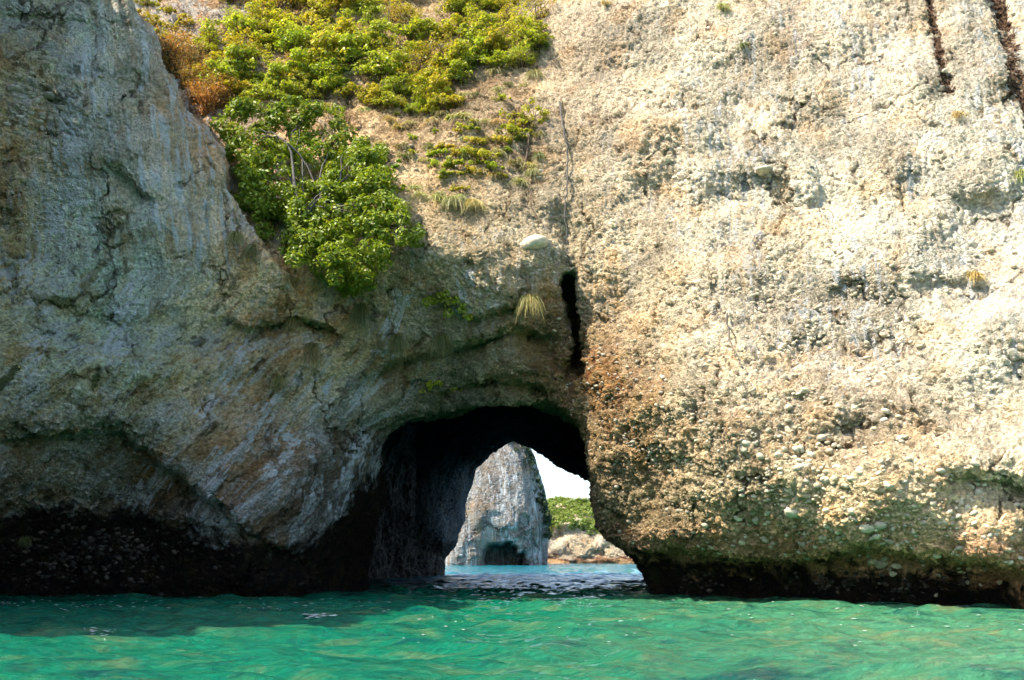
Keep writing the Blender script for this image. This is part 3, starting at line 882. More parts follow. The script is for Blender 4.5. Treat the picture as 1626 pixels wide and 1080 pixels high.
def make_stack():
    Y = 186.0
    # outline of the stack, left and right edge at each height
    rows = [(900,690,864),(885,692,866),(868,694,869),(850,696,872),(830,700,873),(808,702,869),(795,705,866),(770,712,858),(750,718,852),(735,724,849),(720,732,843),(708,742,836),(700,756,826),(694,776,812),(690,790,800)]
    n = 160; V_ = []; nz = 120
    zz = np.linspace(899, 690, nz)
    rr = np.array(rows[::-1])
    for py in zz:
        l = np.interp(py, rr[:, 0], rr[:, 1]); r_ = np.interp(py, rr[:, 0], rr[:, 2])
        a, b = at(l, py, Y), at(r_, py, Y)
        cx, hw = (a.x + b.x) / 2, (b.x - a.x) / 2
        t = np.linspace(0, 2 * math.pi, n, endpoint=False)
        dp = hw * 0.9 + 0.4
        V_.append(np.stack([cx + hw * np.sign(np.cos(t)) * np.abs(np.cos(t)) ** 0.8, Y + dp * np.sign(np.sin(t)) * np.abs(np.sin(t)) ** 0.9, np.full(n, a.z)], -1))
    V_.append(V_[-1] * 0 + V_[-1].mean(0))
    V_ = np.array(V_)
    V_[0, :, 2] = -1.5
    W = V_.reshape(-1, 3)
    nrm = W - np.array([W[:, 0].mean(), Y, 8]); nrm[:, 2] *= 0.1; nrm /= np.linalg.norm(nrm, axis=1)[:, None]
    W = W + nrm * sin_noise(W * np.array([1, 1, .35]), 3, 9, 0.35)[:, None]
    # the low cave and the big shallow alcove above it
    def dent(W, px, py, rx, ry, dep, k=3.5):
        a, b = at(px, py, Y), at(px + rx, py - ry, Y)
        wob = sin_noise(W, 5, 5, 0.12)
        dx = (W[:, 0] - a.x) / (b.x - a.x) + wob; dz = (W[:, 2] - a.z) / (b.z - a.z) + wob
        s = np.clip((1 - (dx ** 2 + dz ** 2)) * k, 0, 1) * (W[:, 1] < Y)
        W[:, 1] += s * dep
        return W
    W = dent(W, 800, 905, 66, 92, 1.8, 1.2)
    W = dent(W, 800, 905, 37, 48, 9, 5)
    i = np.arange(nz)[:, None] * n; j = np.arange(n)[None]; j2 = (j + 1) % n
    Qs = np.stack([i + j, i + j2, i + n + j2, i + n + j], -1).reshape(-1, 4)
    Vs, Qs = subdiv(W, Qs, 1)
    m = rock_material('stack_rock', False, (0.27, 0.245, 0.22), 0.5, 0.5, 0.7)
    o = np_mesh('sea_stack', Vs, Qs, m, smooth=True)
    tag(o, 'tall grey streaked sea stack with a low cave at its waterline, framed by the arch', 'sea stack')
    return o
sea_stack = make_stack()


def leaf_faces(P, Nrm, size, r, aspect=0.55, fold=0.0):
    """diamond leaf blades at points P facing about Nrm"""
    n = len(P)
    up = r.normal(size=(n, 3)); up -= (up * Nrm).sum(1)[:, None] * Nrm
    up /= np.linalg.norm(up, axis=1)[:, None] + 1e-9
    sd = np.cross(Nrm, up)
    s = size * r.uniform(0.6, 1.3, n)[:, None]
    a = P - up * s * 0.5; b = P + sd * s * aspect * 0.5 + Nrm * s * 0.06; c_ = P + up * s * 0.5 - Nrm * s * 0.12; d = P - sd * s * aspect * 0.5 + Nrm * s * 0.06
    V = np.stack([a, b, c_, d], 1).reshape(-1, 3)
    F = np.arange(4 * n).reshape(-1, 4)
    return V, F


def leaf_obj(name, V, F, mat, parent=None, seed=1):
    o = np_mesh(name, V, F, mat, parent)
    r = np.random.default_rng(seed)
    a = o.data.attributes.new('leaf', 'FLOAT', 'FACE')
    a.data.foreach_set('value', r.random(len(F)).astype(np.float32))
    return o


def unit(v): return v / (np.linalg.norm(v, axis=-1, keepdims=True) + 1e-9)


def clump_leaves(centres, radii, per, size, r, up=0.5):
    P, Nn = [], []
    for c, rad, n in zip(centres, radii, per):
        d = unit(r.normal(size=(n, 3)))
        rr = rad * r.uniform(0.25, 1.0, n) ** 0.5
        sq = np.array([1, 1, 0.75])
        P.append(c + d * rr[:, None] * sq)
        Nn.append(unit(d * 0.7 + np.array([0, 0, up]) + r.normal(size=(n, 3)) * 0.45))
    return leaf_faces(np.concatenate(P), np.concatenate(Nn), size, r)


def tube(path, rad, sides=6):
    path = np.asarray(path, float); rad = np.asarray(rad, float)
    n = len(path); V_ = []
    for i in range(n):
        t = unit(path[min(i + 1, n - 1)] - path[max(i - 1, 0)])
        a = unit(np.cross(t, [0.31, 0.9, 0.2])); b = np.cross(t, a)
        th = np.linspace(0, 2 * math.pi, sides, endpoint=False)
        V_.append(path[i] + rad[i] * (np.cos(th)[:, None] * a + np.sin(th)[:, None] * b))
    V_ = np.concatenate(V_)
    i = np.arange(n - 1)[:, None] * sides; j = np.arange(sides)[None]; j2 = (j + 1) % sides
    return V_, np.stack([i + j, i + j2, i + sides + j2, i + sides + j], -1).reshape(-1, 4)


def merge(parts):
    Vs, Fs, k = [], [], 0
    for v, f in parts:
        Vs.append(v); Fs.append(f + k); k += len(v)
    return np.concatenate(Vs), np.concatenate(Fs)


def curve(a, b, sag, n, r, wob=0.1):
    t = np.linspace(0, 1, n)[:, None]
    L = np.linalg.norm(np.array(b) - np.array(a))
    p = np.array(a) * (1 - t) + np.array(b) * t
    p[:, 2] += sag * np.sin(t[:, 0] * math.pi)
    w = np.zeros((n, 3))
    for k in (1, 2, 3):
        w += np.sin(t * math.pi * k) * r.normal(size=3) * wob * L * 1.3 / k
    return p + w


leaf_bright = leaf_material('leaf_bright', (0.16, 0.20, 0.015), (0.48, 0.50, 0.055), (0.50, 0.38, 0.11), 0.15, 0.42)
leaf_tree = leaf_material('leaf_tree', (0.06, 0.14, 0.012), (0.24, 0.34, 0.03), (0.26, 0.30, 0.06), 0.06, 0.3)
leaf_yellow = leaf_material('leaf_yellow', (0.20, 0.20, 0.02), (0.42, 0.38, 0.04), (0.5, 0.3, 0.05), 0.15)
leaf_dry = leaf_material('leaf_dry', (0.28, 0.13, 0.03), (0.52, 0.27, 0.07), (0.45, 0.36, 0.12), 0.2)
leaf_far = leaf_material('leaf_far', (0.10, 0.17, 0.03), (0.22, 0.30, 0.05), (0.3, 0.28, 0.1), 0.1)
grass_gold = leaf_material('grass_gold', (0.24, 0.21, 0.08), (0.50, 0.44, 0.18), (0.42, 0.28, 0.1), 0.2, 0.3)
grass_olive = leaf_material('grass_olive', (0.10, 0.11, 0.035), (0.22, 0.22, 0.08), (0.3, 0.2, 0.08), 0.15, 0.3)
bark_grey = bark_material('bark_grey', (0.11, 0.10, 0.085))
bark_brown = bark_material('bark_brown', (0.13, 0.08, 0.05))


def make_headland():
    # rocky point beyond, closing the view to the right
    n, m = 180, 70
    Y = 240.0
    top = [(700, 780), (790, 790), (830, 800), (866, 797), (890, 793), (915, 796), (945, 803), (985, 812), (1050, 818), (1200, 830), (1500, 845)]
    tp = arr(top)
    pxs = np.linspace(840, 1500, n)
    base_z = -1.5
    V_ = []
    for px in pxs:
        zt = at(px, np.interp(px, tp[:, 0], tp[:, 1]), Y + 22).z
        x0 = (px - 813) / F_PX / CP * Y
        s = np.linspace(0, 1, m)
        # profile: cliff, then vegetated cap that rolls back
        zc = zt * 0.62
        yy = np.interp(s, [0, .1, .5, .85, 1], [0, 3.0, 7, 26, 60]) + Y
        zz = np.interp(s, [0, .06, .13, .5, .85, 1], [base_z, 0.8, 1.2, zc, zt, zt * 0.98])
        V_.append(np.stack([np.full(m, x0) * (yy / Y), yy, zz], -1))
    V_ = np.array(V_); W = V_.reshape(-1, 3)
    d = sin_noise(W, 8, 16, 1.5)
    W[:, 1] += d * 1.4; W[:, 2] += np.where(W[:, 2] > 2, sin_noise(W, 9, 8, .4), 0)
    i = np.arange(n - 1)[:, None] * m; j = np.arange(m - 1)[None]
    Qh = np.stack([i + j, i + m + j, i + m + j + 1, i + j + 1], -1).reshape(-1, 4)
    Vh, Qh = subdiv(W, Qh, 1)
    m_ = rock_material('headland_rock', True, scale=0.4, disp=0.8)
    o = np_mesh('hills', Vh, Qh, m_, smooth=True)
    zz = Vh[:, 2] + sin_noise(Vh, 11, 9, 0.9)
    k = np.clip((zz - 1.6) / 1.2, 0, 1)[:, None]; k2 = np.clip((zz - 0.7) / 0.6, 0, 1)[:, None]
    g = np.clip(0.5 + sin_noise(Vh, 13, 7, .5), 0, 1)[:, None]
    tt = np.array([.56, .47, .34]) * g + np.array([.42, .33, .22]) * (1 - g)
    tt = tt * k + (1 - k) * (np.array([.16, .08, .045]) * k2 + np.array([.42, .26, .13]) * (1 - k2))
    attr(o.data, 'tint', tt)
    tag(o, kind='structure')
    # scrub on the cap
    r = np.random.default_rng(12)
    t = V_.reshape(n, m, 3)
    C_, R_ = [], []
    for _ in range(3200):
        i = r.integers(0, n // 2 + 30); q = r.beta(2.2, 1.6) * 0.55 + 0.38
        pt = t[i, int(q * (m - 1))]
        if pt[2] < 4 and r.random() < .8: continue
        C_.append(pt + np.array([r.normal() * .5, 0, 0.3])); R_.append(r.uniform(0.5, 1.2))
    Vl, Fl = clump_leaves(C_, R_, [34] * len(C_), 0.55, r)
    o = leaf_obj('scrub_wood', Vl, Fl, leaf_far, seed=4)
    tag(o, 'far pale green scrub covering the top of the distant sunlit headland', 'scrub', kind='stuff')
make_headland()


def stack_scrub():
    r = np.random.default_rng(17); C_, R_ = [], []
    for _ in range(240):
        t = r.random(); py = 694 + 160 * t ** 1.2
        e = np.interp(py, [692, 708, 735, 770, 820, 850], [806, 836, 849, 858, 871, 872])
        p = at(e - r.uniform(0, 1) ** 1.4 * 26 * (1 - t * .75), py, 186 - r.uniform(0, 6)); C_.append(np.array(p)); R_.append(r.uniform(0.35, 0.8))
    V_, F_ = clump_leaves(C_, R_, [34] * 240, 0.45, r)
    leaf_obj('scrub', V_, F_, leaf_stack, sea_stack, 9)
leaf_stack = leaf_material('leaf_stack', (0.02, 0.05, 0.02), (0.05, 0.10, 0.04), (0.1, 0.1, 0.05), 0.1)
stack_scrub()
# ------------------------------------------------------------------ vegetation on the cliff
def local_tree(label, cat, name, root, limbs, centres, radii, per, leafsize, leafmat, barkmat, seed, group=None, leafup=0.5):
    r = np.random.default_rng(seed)
    e = empty(name, root)
    tag(e, label, cat, group)
    o = np.array(root)
    return e, r, o


def make_main_tree():
    r = np.random.default_rng(21)
    root, nn = hit(468, 402)
    root = np.array(root)
    e = tag(empty('tree', root), 'spreading green leafy tree with forked grey limbs, rooted in the gully beside the shaded buttress', 'tree')
    poly = [(336,184),(395,150),(420,172),(455,150),(540,160),(560,205),(618,238),(622,290),(655,335),(684,385),(655,408),(628,400),(600,440),(566,472),(520,455),(470,428),(430,400),(400,352),(375,330),(372,270),(345,235)]
    pp = arr(poly)
    cs, rs = [], []
    while len(cs) < 470:
        x, y = r.uniform(335, 685), r.uniform(150, 472)
        if poly_sd(poly, np.array([[x]]), np.array([[y]]))[0, 0] > -7: continue
        # a few holes where limbs and rock show
        if math.hypot((x - 498) / 30, (y - 318) / 24) < 1 and r.random() < .25: continue
        if math.hypot((x - 492) / 16, (y - 268) / 14) < 1: continue
        if math.hypot((x - 440) / 16, (y - 372) / 20) < 1: continue
        p, n_ = hit(x, y)
        if p is None: continue
        dd = unit(np.array(ray(x, y)))
        back = r.uniform(0.35, 2.3) if r.random() < .7 else r.uniform(1.2, 2.4)
        c = np.array(p) - dd * back
        if c[1] > 35.8: c = c - dd * (c[1] - 35.8)
        cs.append(c); rs.append(r.uniform(0.16, 0.46))
    cs = np.array(cs)
    fork = np.array(at(487, 345, root[1] - 0.55))
    trunk = []
    trunk.append(tube(curve(root + np.array([0, 0.3, -0.1]), fork, 0.05, 7, r, 0.02), np.linspace(0.17, 0.12, 7), 8))
    V_, F_ = merge(trunk)
    np_mesh('trunk', V_ - root, F_, bark_grey, e, smooth=True)
    limb_ends = [(455, 292), (540, 300), (420, 230), (600, 330), (520, 230), (590, 400), (400, 300), (640, 375), (470, 190), (560, 250)]
    ends = []; mids = []
    for i, (x, y) in enumerate(limb_ends):
        j = np.argmin([abs(project(*c)[0] - x) + abs(project(*c)[1] - y) for c in cs])
        ends.append(cs[j])
        start = fork if i < 3 else (mids[i % 3] if i < 8 else fork)
        pth = curve(start, cs[j], r.uniform(-0.1, 0.3), 9, r, 0.04)
        if i < 3: mids.append(pth[3 + i])
        tv, tf = tube(pth, np.linspace(0.07 if i < 3 else 0.034, 0.014, 9), 7)
        parts = [(tv, tf)]
        for k in np.argsort(((cs - cs[j]) ** 2).sum(1))[1:9]:
            s_ = pth[r.integers(4, 8)]
            parts.append(tube(curve(s_, cs[k], 0.08, 5, r, 0.05), np.linspace(0.026, 0.008, 5), 4))
        bv, bf = merge(parts)
        np_mesh('branch', bv - root, bf, bark_grey, e, smooth=True)
    V_, F_ = clump_leaves(cs, rs, [int(r.uniform(60, 150) * (q / 0.38) ** 2) for q in rs], 0.16, r, 0.5)
    leaf_obj('crown', V_ - root, F_, leaf_tree, e, 3)
make_main_tree()


def bush_proto(name, seed, mat, R=0.8, nc=16, per=62, leaf=0.125, tall=0.8):
    r = np.random.default_rng(seed)
    e = empty(name)
    cs, rs, stems = [], [], []
    for _ in range(nc):
        d = unit(r.normal(size=3)); d[2] = abs(d[2]) * tall
        d[1] -= 0.25
        c = d * R * r.uniform(0.35, 1.0)
        cs.append(c); rs.append(r.uniform(0.11, 0.30) * R / 0.8)
        stems.append(tube(curve(np.array([0, 0.15, -0.25]), c, 0.05, 5, r, 0.05), np.linspace(0.022, 0.006, 5), 4))
    V_, F_ = clump_leaves(cs, rs, [int(per * r.uniform(.5, 1.5)) for _ in cs], leaf, r, 0.6)
    leaf_obj('crown', V_, F_, mat, e, seed)
    V_, F_ = merge(stems)
    np_mesh('stem', V_, F_, bark_brown, e, smooth=True)
    return e


def copy_thing(src, loc, rz, sc):
    c = src.copy(); COL.objects.link(c); c.location = loc; c.rotation_euler = (0, 0, rz); c.scale = sc
    for ch in src.children:
        d = ch.copy(); COL.objects.link(d); d.parent = c
    return c


used_proto = set()


def place(protos, k, px, py, size, label, cat, group=None, r=random, lift=0.0):
    p, n_ = hit(px, py)
    if p is None: return None
    src = protos[k % len(protos)]
    rz = r.uniform(-0.7, 0.7); s = size
    loc = Vector(p) + n_ * 0.05 + Vector((0, 0, lift))
    sc = (s * r.uniform(.85, 1.2), s * r.uniform(.85, 1.1), s * r.uniform(.8, 1.15))
    if id(src) in used_proto:
        o = copy_thing(src, loc, rz, sc)
    else:
        used_proto.add(id(src)); o = src; o.location = loc; o.rotation_euler = (0, 0, rz); o.scale = sc
    tag(o, label, cat, group)
    return o


def zone(poly, n, mind, r):
    out = []; tries = 0
    p = arr(poly)
    while len(out) < n and tries < n * 60:
        tries += 1
        x, y = r.uniform(p[:, 0].min(), p[:, 0].max()), r.uniform(p[:, 1].min(), p[:, 1].max())
        if poly_sd(poly, np.array([[x]]), np.array([[y]]))[0, 0] > 0: continue
        if any(math.hypot(x - a, y - b) < mind for a, b in out): continue
        out.append((x, y))
    return out


zr = random.Random(5)
green = [bush_proto('bush', 100 + i, leaf_bright, 0.8, 20 + 2 * i, 60, 0.085 + 0.012 * i, 0.9 + 0.1 * i) for i in range(6)]
wisp = [bush_proto('bush', 120 + i, leaf_yellow, 0.8, 26, 34, 0.08, 1.4) for i in range(3)]
pts = zone([(352,30),(380,-25),(850,-25),(862,70),(850,112),(780,118),(700,130),(700,175),(640,150),(560,135),(520,150),(440,120),(400,130),(372,150),(345,150),(330,75)], 118, 16, zr)
for i, (x, y) in enumerate(pts):
    place(green if i % 5 else wisp, i, x, y, zr.uniform(0.8, 1.35), 'leafy sunlit bush in the dense thicket along the top of the sunlit slope', 'bush', 'bushes of the dense thicket at the top of the slope', zr)
pts = zone([(380,140),(440,125),(560,150),(640,130),(730,130),(728,172),(690,190),(640,185),(560,160),(460,160),(375,180)], 40, 14, zr)
for i, (x, y) in enumerate(pts):
    place(green, i + 2, x, y, zr.uniform(0.55, 0.95), 'small green bush on the bare lower fringe of the thicket above the tree', 'bush', 'small bushes on the lower fringe of the thicket', zr)
low = [bush_proto('low_bush', 140 + i, leaf_bright, 0.62, 13, 55, 0.115, 0.6) for i in range(3)]
pts = zone([(690,225),(740,205),(820,215),(800,262),(760,285),(705,285)], 14, 17, zr)
for i, (x, y) in enumerate(pts):
    place(low, i, x, y, zr.uniform(0.55, 0.95), 'low yellow-green bush in the patch left of the vertical crack, below the bare soil', 'bush', 'low bushes in the patch left of the crack', zr)
yel = [bush_proto('yellow_bush', 160 + i, leaf_yellow, 0.7, 14, 58, 0.12, 0.8) for i in range(2)]
for i, (x, y) in enumerate([(212,-5),(236,10),(262,22),(250,40),(278,50),(232,30),(292,72),(300,40),(318,66),(262,62)]):
    place(yel, i, x, y, zr.uniform(0.6, 0.95), 'bright yellow leafed bush just behind the top edge of the shaded buttress', 'bush', 'yellow bushes behind the buttress edge', zr)


pts = zone([(590,165),(700,190),(830,150),(850,200),(800,300),(700,310),(640,240)], 22, 22, zr)
for i, (x, y) in enumerate(pts):
    place(low, i + 1, x, y, zr.uniform(0.3, 0.6), 'scraggly little bush scattered on the bare soil between thicket and arch wall', 'bush', 'scraggly bushes on the bare soil', zr)
# dry orange shrubs behind the buttress edge
def dry_proto(seed):
    r = np.random.default_rng(seed)
    e = empty('dry_shrub'); st = []; P, Nn = [], []
    for _ in range(60):
        d = unit(np.array([r.normal() * .45, -abs(r.normal()) * .35, 1.0])); L = r.uniform(0.6, 1.25)
        pth = curve(np.array([r.normal() * .15, 0.1, -0.2]), d * L, 0.0, 5, r, 0.03)
        st.append(tube(pth, np.linspace(0.011, 0.004, 5), 3))
        for _ in range(26):
            q = pth[r.integers(1, 5)] + r.normal(size=3) * 0.07; P.append(q); Nn.append(unit(r.normal(size=3)))
    V_, F_ = leaf_faces(np.array(P), np.array(Nn), 0.085, r)
    leaf_obj('crown', V_, F_, leaf_dry, e, seed)
    V_, F_ = merge(st); np_mesh('stem', V_, F_, bark_brown, e)
    return e
dry = [dry_proto(180), dry_proto(181)]
for i, (x, y) in enumerate([(262,92),(280,112),(296,128),(312,150),(328,170),(302,100),(322,122),(342,138),(350,112),(335,158),(352,158),(285,80)]):
    place(dry, i, x, y + 12, zr.uniform(0.85, 1.2), 'dry orange-brown twiggy shrub in the drift behind the diagonal buttress edge', 'shrub', 'dry orange shrubs behind the buttress edge', zr)


# hanging grass tufts, each its own thing
def grass_mesh(r, n, L, spread, droop, width=0.014, up=0.6):
    Vs, Fs = [], []; k = 0; ns = 6
    for _ in range(n):
        a = r.uniform(-1, 1); b = np.array([r.normal() * 0.10 * spread, r.normal() * 0.05, r.normal() * 0.04])
        d = unit(np.array([a * spread, -r.uniform(0.25, 0.9), up * r.uniform(0.2, 1.2)]))
        l = L * r.uniform(0.55, 1.15); p = b.copy(); v = d * l / ns
        side = unit(np.cross(d, [0, -1, 0.3]) + r.normal(size=3) * 0.3)
        w = width * r.uniform(0.7, 1.4)
        row = []
        for s in range(ns + 1):
            ww = w * (1 - s / ns) ** 0.7 + 0.001
            row += [p - side * ww, p + side * ww]
            p = p + v; v = v + np.array([0, 0.012 * l, -droop * l / ns * 0.42])
        Vs.append(np.array(row))
        i = np.arange(ns)[:, None] * 2
        Fs.append(np.concatenate([i, i + 1, i + 3, i + 2], 1) + k); k += 2 * (ns + 1)
    return np.concatenate(Vs), np.concatenate(Fs)


def tuft(px, py, L, n, spread, label, mat, seed, droop=1.0, up=0.6, name='grass_tuft', cat='grass tuft', group=None):
    r = np.random.default_rng(seed)
    p, n_ = hit(px, py)
    if p is None: return
    V_, F_ = grass_mesh(r, n, L, spread, droop, up=up)
    o = leaf_obj(name, V_, F_, mat, None, seed)
    o.location = Vector(p) + n_ * 0.06
    tag(o, label, cat, group)
tuft(722, 322, 0.75, 190, 0.9, 'wide golden grass tuft drooping from the rock rim below the low bushes', grass_gold, 1)
tuft(752, 326, 0.7, 150, 0.8, 'golden grass tuft on the rock rim, immediately right of the widest tuft', grass_gold, 2)
tuft(700, 312, 0.45, 90, 0.7, 'small pale grass tuft left of the wide golden tuft on the rim', grass_gold, 17)
tuft(660, 302, 0.5, 110, 0.9, 'sunlit straw coloured grass tuft beside the right edge of the tree crown', grass_gold, 18)
tuft(838, 88, 0.95, 200, 0.7, 'tall olive grass tuft hanging at the right end of the thicket', grass_olive, 3)
tuft(848, 122, 0.8, 160, 0.6, 'pale olive grass tuft hanging just above the leafy plant by the crack', grass_gold, 4)
tuft(846, 276, 0.6, 120, 0.5, 'straw grass tuft at the foot of the dark hanging root', grass_gold, 5)
tuft(856, 250, 0.5, 100, 0.7, 'olive grass tuft beside the dark hanging root', grass_olive, 19)
tuft(840, 474, 0.85, 190, 0.5, 'yellow-brown grass tuft hanging beside the rusty stain left of the dark slot', grass_gold, 6, 1.2, 0.4)
tuft(1146, 14, 0.55, 130, 0.7, 'golden grass tuft high on the bare pale wall at the top of the photo', grass_gold, 7)
tuft(1180, 74, 0.35, 90, 0.7, 'small green grass tuft on the bare pale wall under the golden one', grass_olive, 8)
tuft(1520, 184, 0.38, 90, 0.9, 'small straw tuft on the pale wall between the two dark red furrows', grass_gold, 9)
tuft(1618, 280, 0.55, 110, 0.8, 'yellow grass tuft on the pale wall at the right border, below the dark furrow', grass_gold, 10)
tuft(1544, 440, 0.52, 120, 0.7, 'yellow grass tuft over the grey recess of the pale right wall', grass_gold, 11)
tuft(962, 8, 0.35, 80, 0.7, 'tiny brown tuft near the top of the wall right of the crack', grass_gold, 12)
tuft(575, 490, 1.0, 170, 0.4, 'dark olive hanging grass under the tree crown at the shaded wall', grass_olive, 13, 1.4, 0.25)
tuft(630, 536, 0.85, 150, 0.4, 'dull hanging grass clump on the shaded wall left of the small bright bush', grass_olive, 14, 1.4, 0.25)
tuft(702, 534, 0.85, 150, 0.4, 'dull hanging grass clump on the shaded wall directly under the small bright bush', grass_olive, 15, 1.4, 0.25)
tuft(498, 552, 0.8, 120, 0.4, 'dim hanging grass clump below the end of the pointed buttress ledge', grass_olive, 16, 1.4, 0.25)
tuft(466, 505, 0.6, 120, 0.5, 'green grass clump under the tip of the pointed buttress ledge', grass_olive, 20, 1.2, 0.3)
tuft(366, 275, 1.0, 200, 0.5, 'long green grass hanging along the right edge of the buttress beside the tree', grass_olive, 21, 1.3, 0.3)
tuft(376, 375, 0.6, 120, 0.5, 'dark grass clump low on the buttress edge under the tree crown', grass_olive, 22, 1.3, 0.3)
tuft(402, 395, 0.6, 120, 0.5, 'dark green grass clump between buttress edge and tree trunk', grass_olive, 23, 1.3, 0.3)
tuft(445, 600, 0.5, 90, 0.4, 'faint grass clump on the shaded streaked wall below the ledge tip', grass_olive, 24, 1.3, 0.3)
tuft(40, 855, 0.45, 110, 0.7, 'dim green grass clump just above the waterline at the dark left wall', grass_olive, 25, 1.0, 0.5)


tr_ = random.Random(8); gp = []
for j_ in range(4):
    V_, F_ = grass_mesh(np.random.default_rng(300 + j_), 90, 0.5, 0.9, 0.9)
    o = leaf_obj('dry_grass_clump', V_, F_, grass_gold if j_ < 3 else grass_olive, None, 300 + j_)
    gp.append(o)
for i_, (x, y) in enumerate(zone([(420,110),(560,120),(700,130),(845,60),(860,160),(850,300),(700,330),(640,300),(590,200),(470,160)], 60, 15, tr_) + zone([(360,20),(380,-10),(850,-10),(850,110),(600,130),(420,110)], 34, 22, tr_)):
    p, n_ = hit(x, y)
    if p is None: continue
    o = gp[i_ % 4] if i_ < 4 else gp[i_ % 4].copy()
    if i_ >= 4: COL.objects.link(o)
    o.location = Vector(p) + n_ * 0.05; o.scale = (tr_.uniform(.7, 1.3),) * 3; o.rotation_euler = (0, 0, tr_.uniform(-.6, .6))
    tag(o, 'dry grass clump among the bushes on the sunlit soil slope above the arch', 'grass', 'dry grass clumps on the sunlit slope', 'thing')


# small leafy plants rooted in the wall
def plant(px, py, R, nc, per, leaf, label, mat, seed, name='wall_plant', spread=(1, .5, .5)):
    p, n_ = hit(px, py)
    if p is None: return
    r = np.random.default_rng(seed)
    e = tag(empty(name, Vector(p)), label, 'plant')
    cs, rs, st = [], [], []
    for _ in range(nc):
        d = r.normal(size=3) * np.array(spread); d[1] = -abs(d[1]) - 0.3
        c = d * R * 0.7; cs.append(c); rs.append(R * r.uniform(.18, .34))
        st.append(tube(curve(np.array([0, 0.1, 0]), c, 0.05, 5, r, 0.05), np.linspace(0.014, 0.005, 5), 4))
    V_, F_ = clump_leaves(cs, rs, [per] * nc, leaf, r, 0.5)
    leaf_obj('leaves', V_, F_, mat, e, seed)
    V_, F_ = merge(st); np_mesh('stem', V_, F_, bark_brown, e)
plant(728, 486, 0.75, 14, 34, 0.17, 'small bright green bush growing out of the wall between tree and dark slot', leaf_bright, 31)
plant(690, 612, 0.42, 9, 24, 0.12, 'tiny bright green plant on the dark rock just above the arch mouth', leaf_bright, 32)
plant(722, 618, 0.22, 5, 18, 0.11, 'tiniest green sprig on the dark rock, right of the plant above the arch mouth', leaf_bright, 33)
plant(846, 190, 0.65, 14, 40, 0.12, 'yellow-green leafy plant at the head of the dark hanging root', leaf_bright, 34)
plant(818, 210, 0.4, 8, 34, 0.11, 'small leafy plant left of the dark hanging root', leaf_bright, 35)
plant(612, 268, 0.45, 9, 34, 0.13, 'green leafy sprig on bare rock at the right edge of the tree crown', leaf_tree, 36)
plant(640, 300, 0.35, 8, 30, 0.11, 'small dull plant in the rubble right of the tree crown', leaf_bright, 37)


# roots that hang down the wall
def root_run(pts, rad, mat, label, seed, branches=3):
    r = np.random.default_rng(seed)
    P = []
    for (x, y) in pts:
        p, n_ = hit(x, y)
        if p is not None: P.append(np.array(p) + np.array(n_) * 0.22)
    P = np.array(P); t = np.linspace(0, len(P) - 1, len(P) * 5)
    Q_ = np.stack([np.interp(t, range(len(P)), P[:, k]) for k in range(3)], -1) + r.normal(size=(len(t), 3)) * 0.025
    parts = [tube(Q_, np.linspace(rad, rad * 0.4, len(Q_)), 6)]
    for _ in range(branches):
        i = r.integers(3, len(Q_) - 2); e_ = Q_[i] + np.array([r.normal() * .4, 0, -r.uniform(.4, 1.1)])
        parts.append(tube(curve(Q_[i], e_, 0, 5, r, 0.04), np.linspace(rad * .5, rad * .2, 5), 4))
    V_, F_ = merge(parts)
    o = np_mesh('hanging_root', V_ - P[0], F_, mat, None, smooth=True, loc=P[0])
    tag(o, label, 'root')
root_run([(838,200),(839,225),(840,262),(838,285)], 0.06, bark_brown, 'dark brown root hanging straight down below the yellow-green plant', 41)
root_run([(895,165),(899,210),(904,250),(900,300),(899,345),(903,395)], 0.045, bark_grey, 'long pale root running down inside the thin vertical crack', 42, 2)
root_run([(846,300),(851,330),(853,355)], 0.025, bark_brown, 'thin dark rootlet below the straw tuft left of the crack', 43, 1)
root_run([(1155,505),(1160,540),(1168,575)], 0.03, bark_grey, 'thin grey root on the bare pale wall right of the arch', 44, 1)

# ------------------------------------------------------------------ stones set in the conglomerate
def stone_material(name, a, b):
    N = NT(name); P = N.pos()
    oi = N.n('ShaderNodeNewGeometry').outputs['Random Per Island']
    c = N.mix(oi, rgb(*a), rgb(*b))
    f = N.noise(P, 7, 5, 0.65)
    k = N.ramp(f, 0.3, 0.7, 0.7, 1.2)
    c = N.mix(1.0, c, N.n('ShaderNodeCombineColor', {0: k, 1: k, 2: k}).outputs[0], 'MULTIPLY')
    N.put(N.bsdf.inputs['Base Color'], c); N.bsdf.inputs['Roughness'].default_value = 0.85
    bb = N.n('ShaderNodeBump', {'Strength': 0.5, 'Distance': 0.03}); N.put(bb.inputs['Height'], N.noise(P, 18, 5, 0.7)); N.put(N.bsdf.inputs['Normal'], bb.outputs[0])
    return N.m
stone_pale = stone_material('stone_pale', (0.40, 0.32, 0.20), (0.60, 0.52, 0.38))
stone_dull = stone_material('stone_dull', (0.26, 0.22, 0.15), (0.46, 0.40, 0.30))
stone_dark = stone_material('stone_dark', (0.025, 0.02, 0.016), (0.10, 0.08, 0.055))
stone_seam = stone_material('stone_seam', (0.20, 0.17, 0.12), (0.30, 0.27, 0.20))
ICO3, ICF3 = ico(3)
ICO2, ICF2 = ico(2)


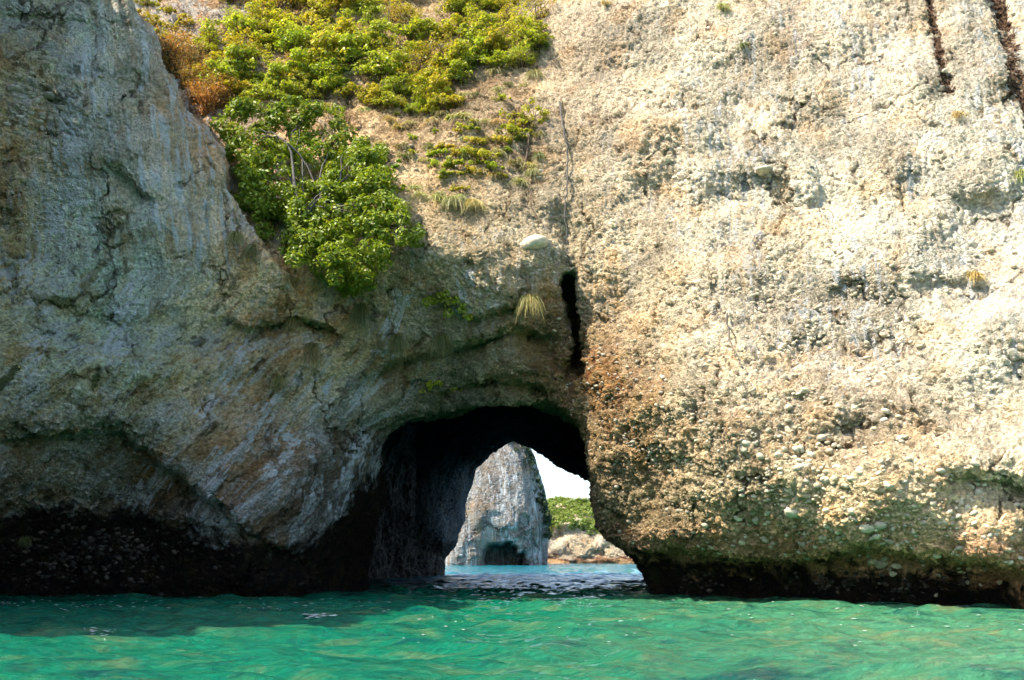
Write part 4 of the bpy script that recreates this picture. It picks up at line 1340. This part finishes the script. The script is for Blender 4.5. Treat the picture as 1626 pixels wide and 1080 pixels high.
def boulder(px, py, w, hgt, label, mat, seed, group=None, name='cobble', cat='stone'):
    p, n_ = hit(px, py)
    if p is None: return
    v = ICO3 * np.array([w / 2, w / 2.4, hgt / 2])
    v = v * (1 + sin_noise(ICO3, seed, 1.6, 0.10)[:, None])
    o = np_mesh(name, v, ICF3, mat, None, smooth=True)
    o.location = Vector(p) + n_ * (-0.06 if w > .7 else -0.03 * w)
    o.rotation_euler = (0, random.uniform(-.2, .2), 0)
    tag(o, label, cat, group)
boulder(850, 386, 1.2, 0.56, 'large smooth pale boulder bulging from the wall just left of the crack', stone_pale, 1, name='boulder', cat='boulder')
boulder(1212, 270, 0.62, 0.26, 'flat white stone jutting from the bare upper right wall', stone_pale, 2, name='jutting_stone')
boulder(494, 268, 0.5, 0.36, 'round brown boulder showing through the gap in the tree crown', stone_dull, 3, name='boulder', cat='boulder')
for i, (x, y, w) in enumerate([(1268,743,.42),(1236,722,.3),(1260,812,.6),(1310,762,.3),(1368,748,.34),(1378,838,.44),(1398,834,.32),(1392,852,.24),(1313,810,.26),(1222,812,.28),
                               (1335,876,.26),(1386,892,.32),(1400,896,.36),(1424,899,.3),(1420,912,.3),(1182,714,.3),(1330,742,.28),(1288,722,.26),(1306,695,.3),(1354,812,.28),(1412,770,.36)]):
    boulder(x, y, w, w * 0.68, 'rounded cobble standing out of the lower wall right of the arch', stone_pale if i % 3 else stone_dull, 50 + i, 'cobbles in the lower wall right of the arch')
for i, (x, y, w) in enumerate([(22,142,.5),(48,150,.32),(78,152,.42),(98,172,.36),(118,180,.3),(30,122,.3),(26,212,.34),(62,228,.26)]):
    boulder(x, y, w, w * 0.5, 'rounded stone in the pebbly seam of the upper left shaded buttress', stone_seam, 90 + i, 'stones in the seam of the shaded buttress')


def pebbles(name, label, mat, zones, seed):
    r = np.random.default_rng(seed); Vs, Fs, k = [], [], 0
    for (cx, cy, rx, ry, n, s0, s1) in zones:
        for _ in range(n):
            x, y = cx + rx * r.normal() * .55, cy + ry * r.normal() * .55
            if not (-20 < x < 1646 and -20 < y < 960): continue
            p, n_ = hit(x, y)
            if p is None or p.y > 36: continue
            s = s0 + (s1 - s0) * r.random() ** 3
            d = np.array([1, 0.8, 0.65]) * s * r.uniform(0.8, 1.2, 3)
            a = r.uniform(-.5, .5); ca, sa = math.cos(a), math.sin(a)
            v = ICO2 * d * (1 + sin_noise(ICO2 + r.normal(size=3), 5, 1.7, 0.12)[:, None])
            v = np.stack([v[:, 0] * ca - v[:, 2] * sa, v[:, 1], v[:, 0] * sa + v[:, 2] * ca], -1)
            Vs.append(v + np.array(p) + np.array(n_) * s * 0.1); Fs.append(ICF2 + k); k += len(v)
    o = np_mesh(name, np.concatenate(Vs), np.concatenate(Fs), mat, None, smooth=True)
    tag(o, label, name.replace('_', ' '), kind='stuff')
pebbles('pebbles', 'countless pale pebbles studding the sunlit wall right of the arch', stone_pale,
        [(1280,740,190,110,700,.03,.13),(1200,560,260,200,700,.03,.10),(1400,500,250,120,350,.03,.12),(1560,830,90,90,350,.03,.12),(1150,250,300,250,350,.03,.10),(1480,200,200,200,250,.03,.09)], 61)
pebbles('dull_pebbles', 'dull brown pebbles studding the shaded lower rock and left buttress', stone_dull,
        [(1080,740,110,120,800,.03,.10),(1330,860,200,40,350,.03,.11),(60,170,90,60,220,.03,.13),(60,330,80,150,200,.03,.09),(980,650,70,120,350,.03,.08),(700,220,130,80,250,.03,.14)], 62)
pebbles('wet_pebbles', 'dark wet pebbles in the splash zone along the waterline', stone_dark,
        [(150,870,160,50,900,.03,.12),(1300,925,280,20,350,.03,.10)], 63)
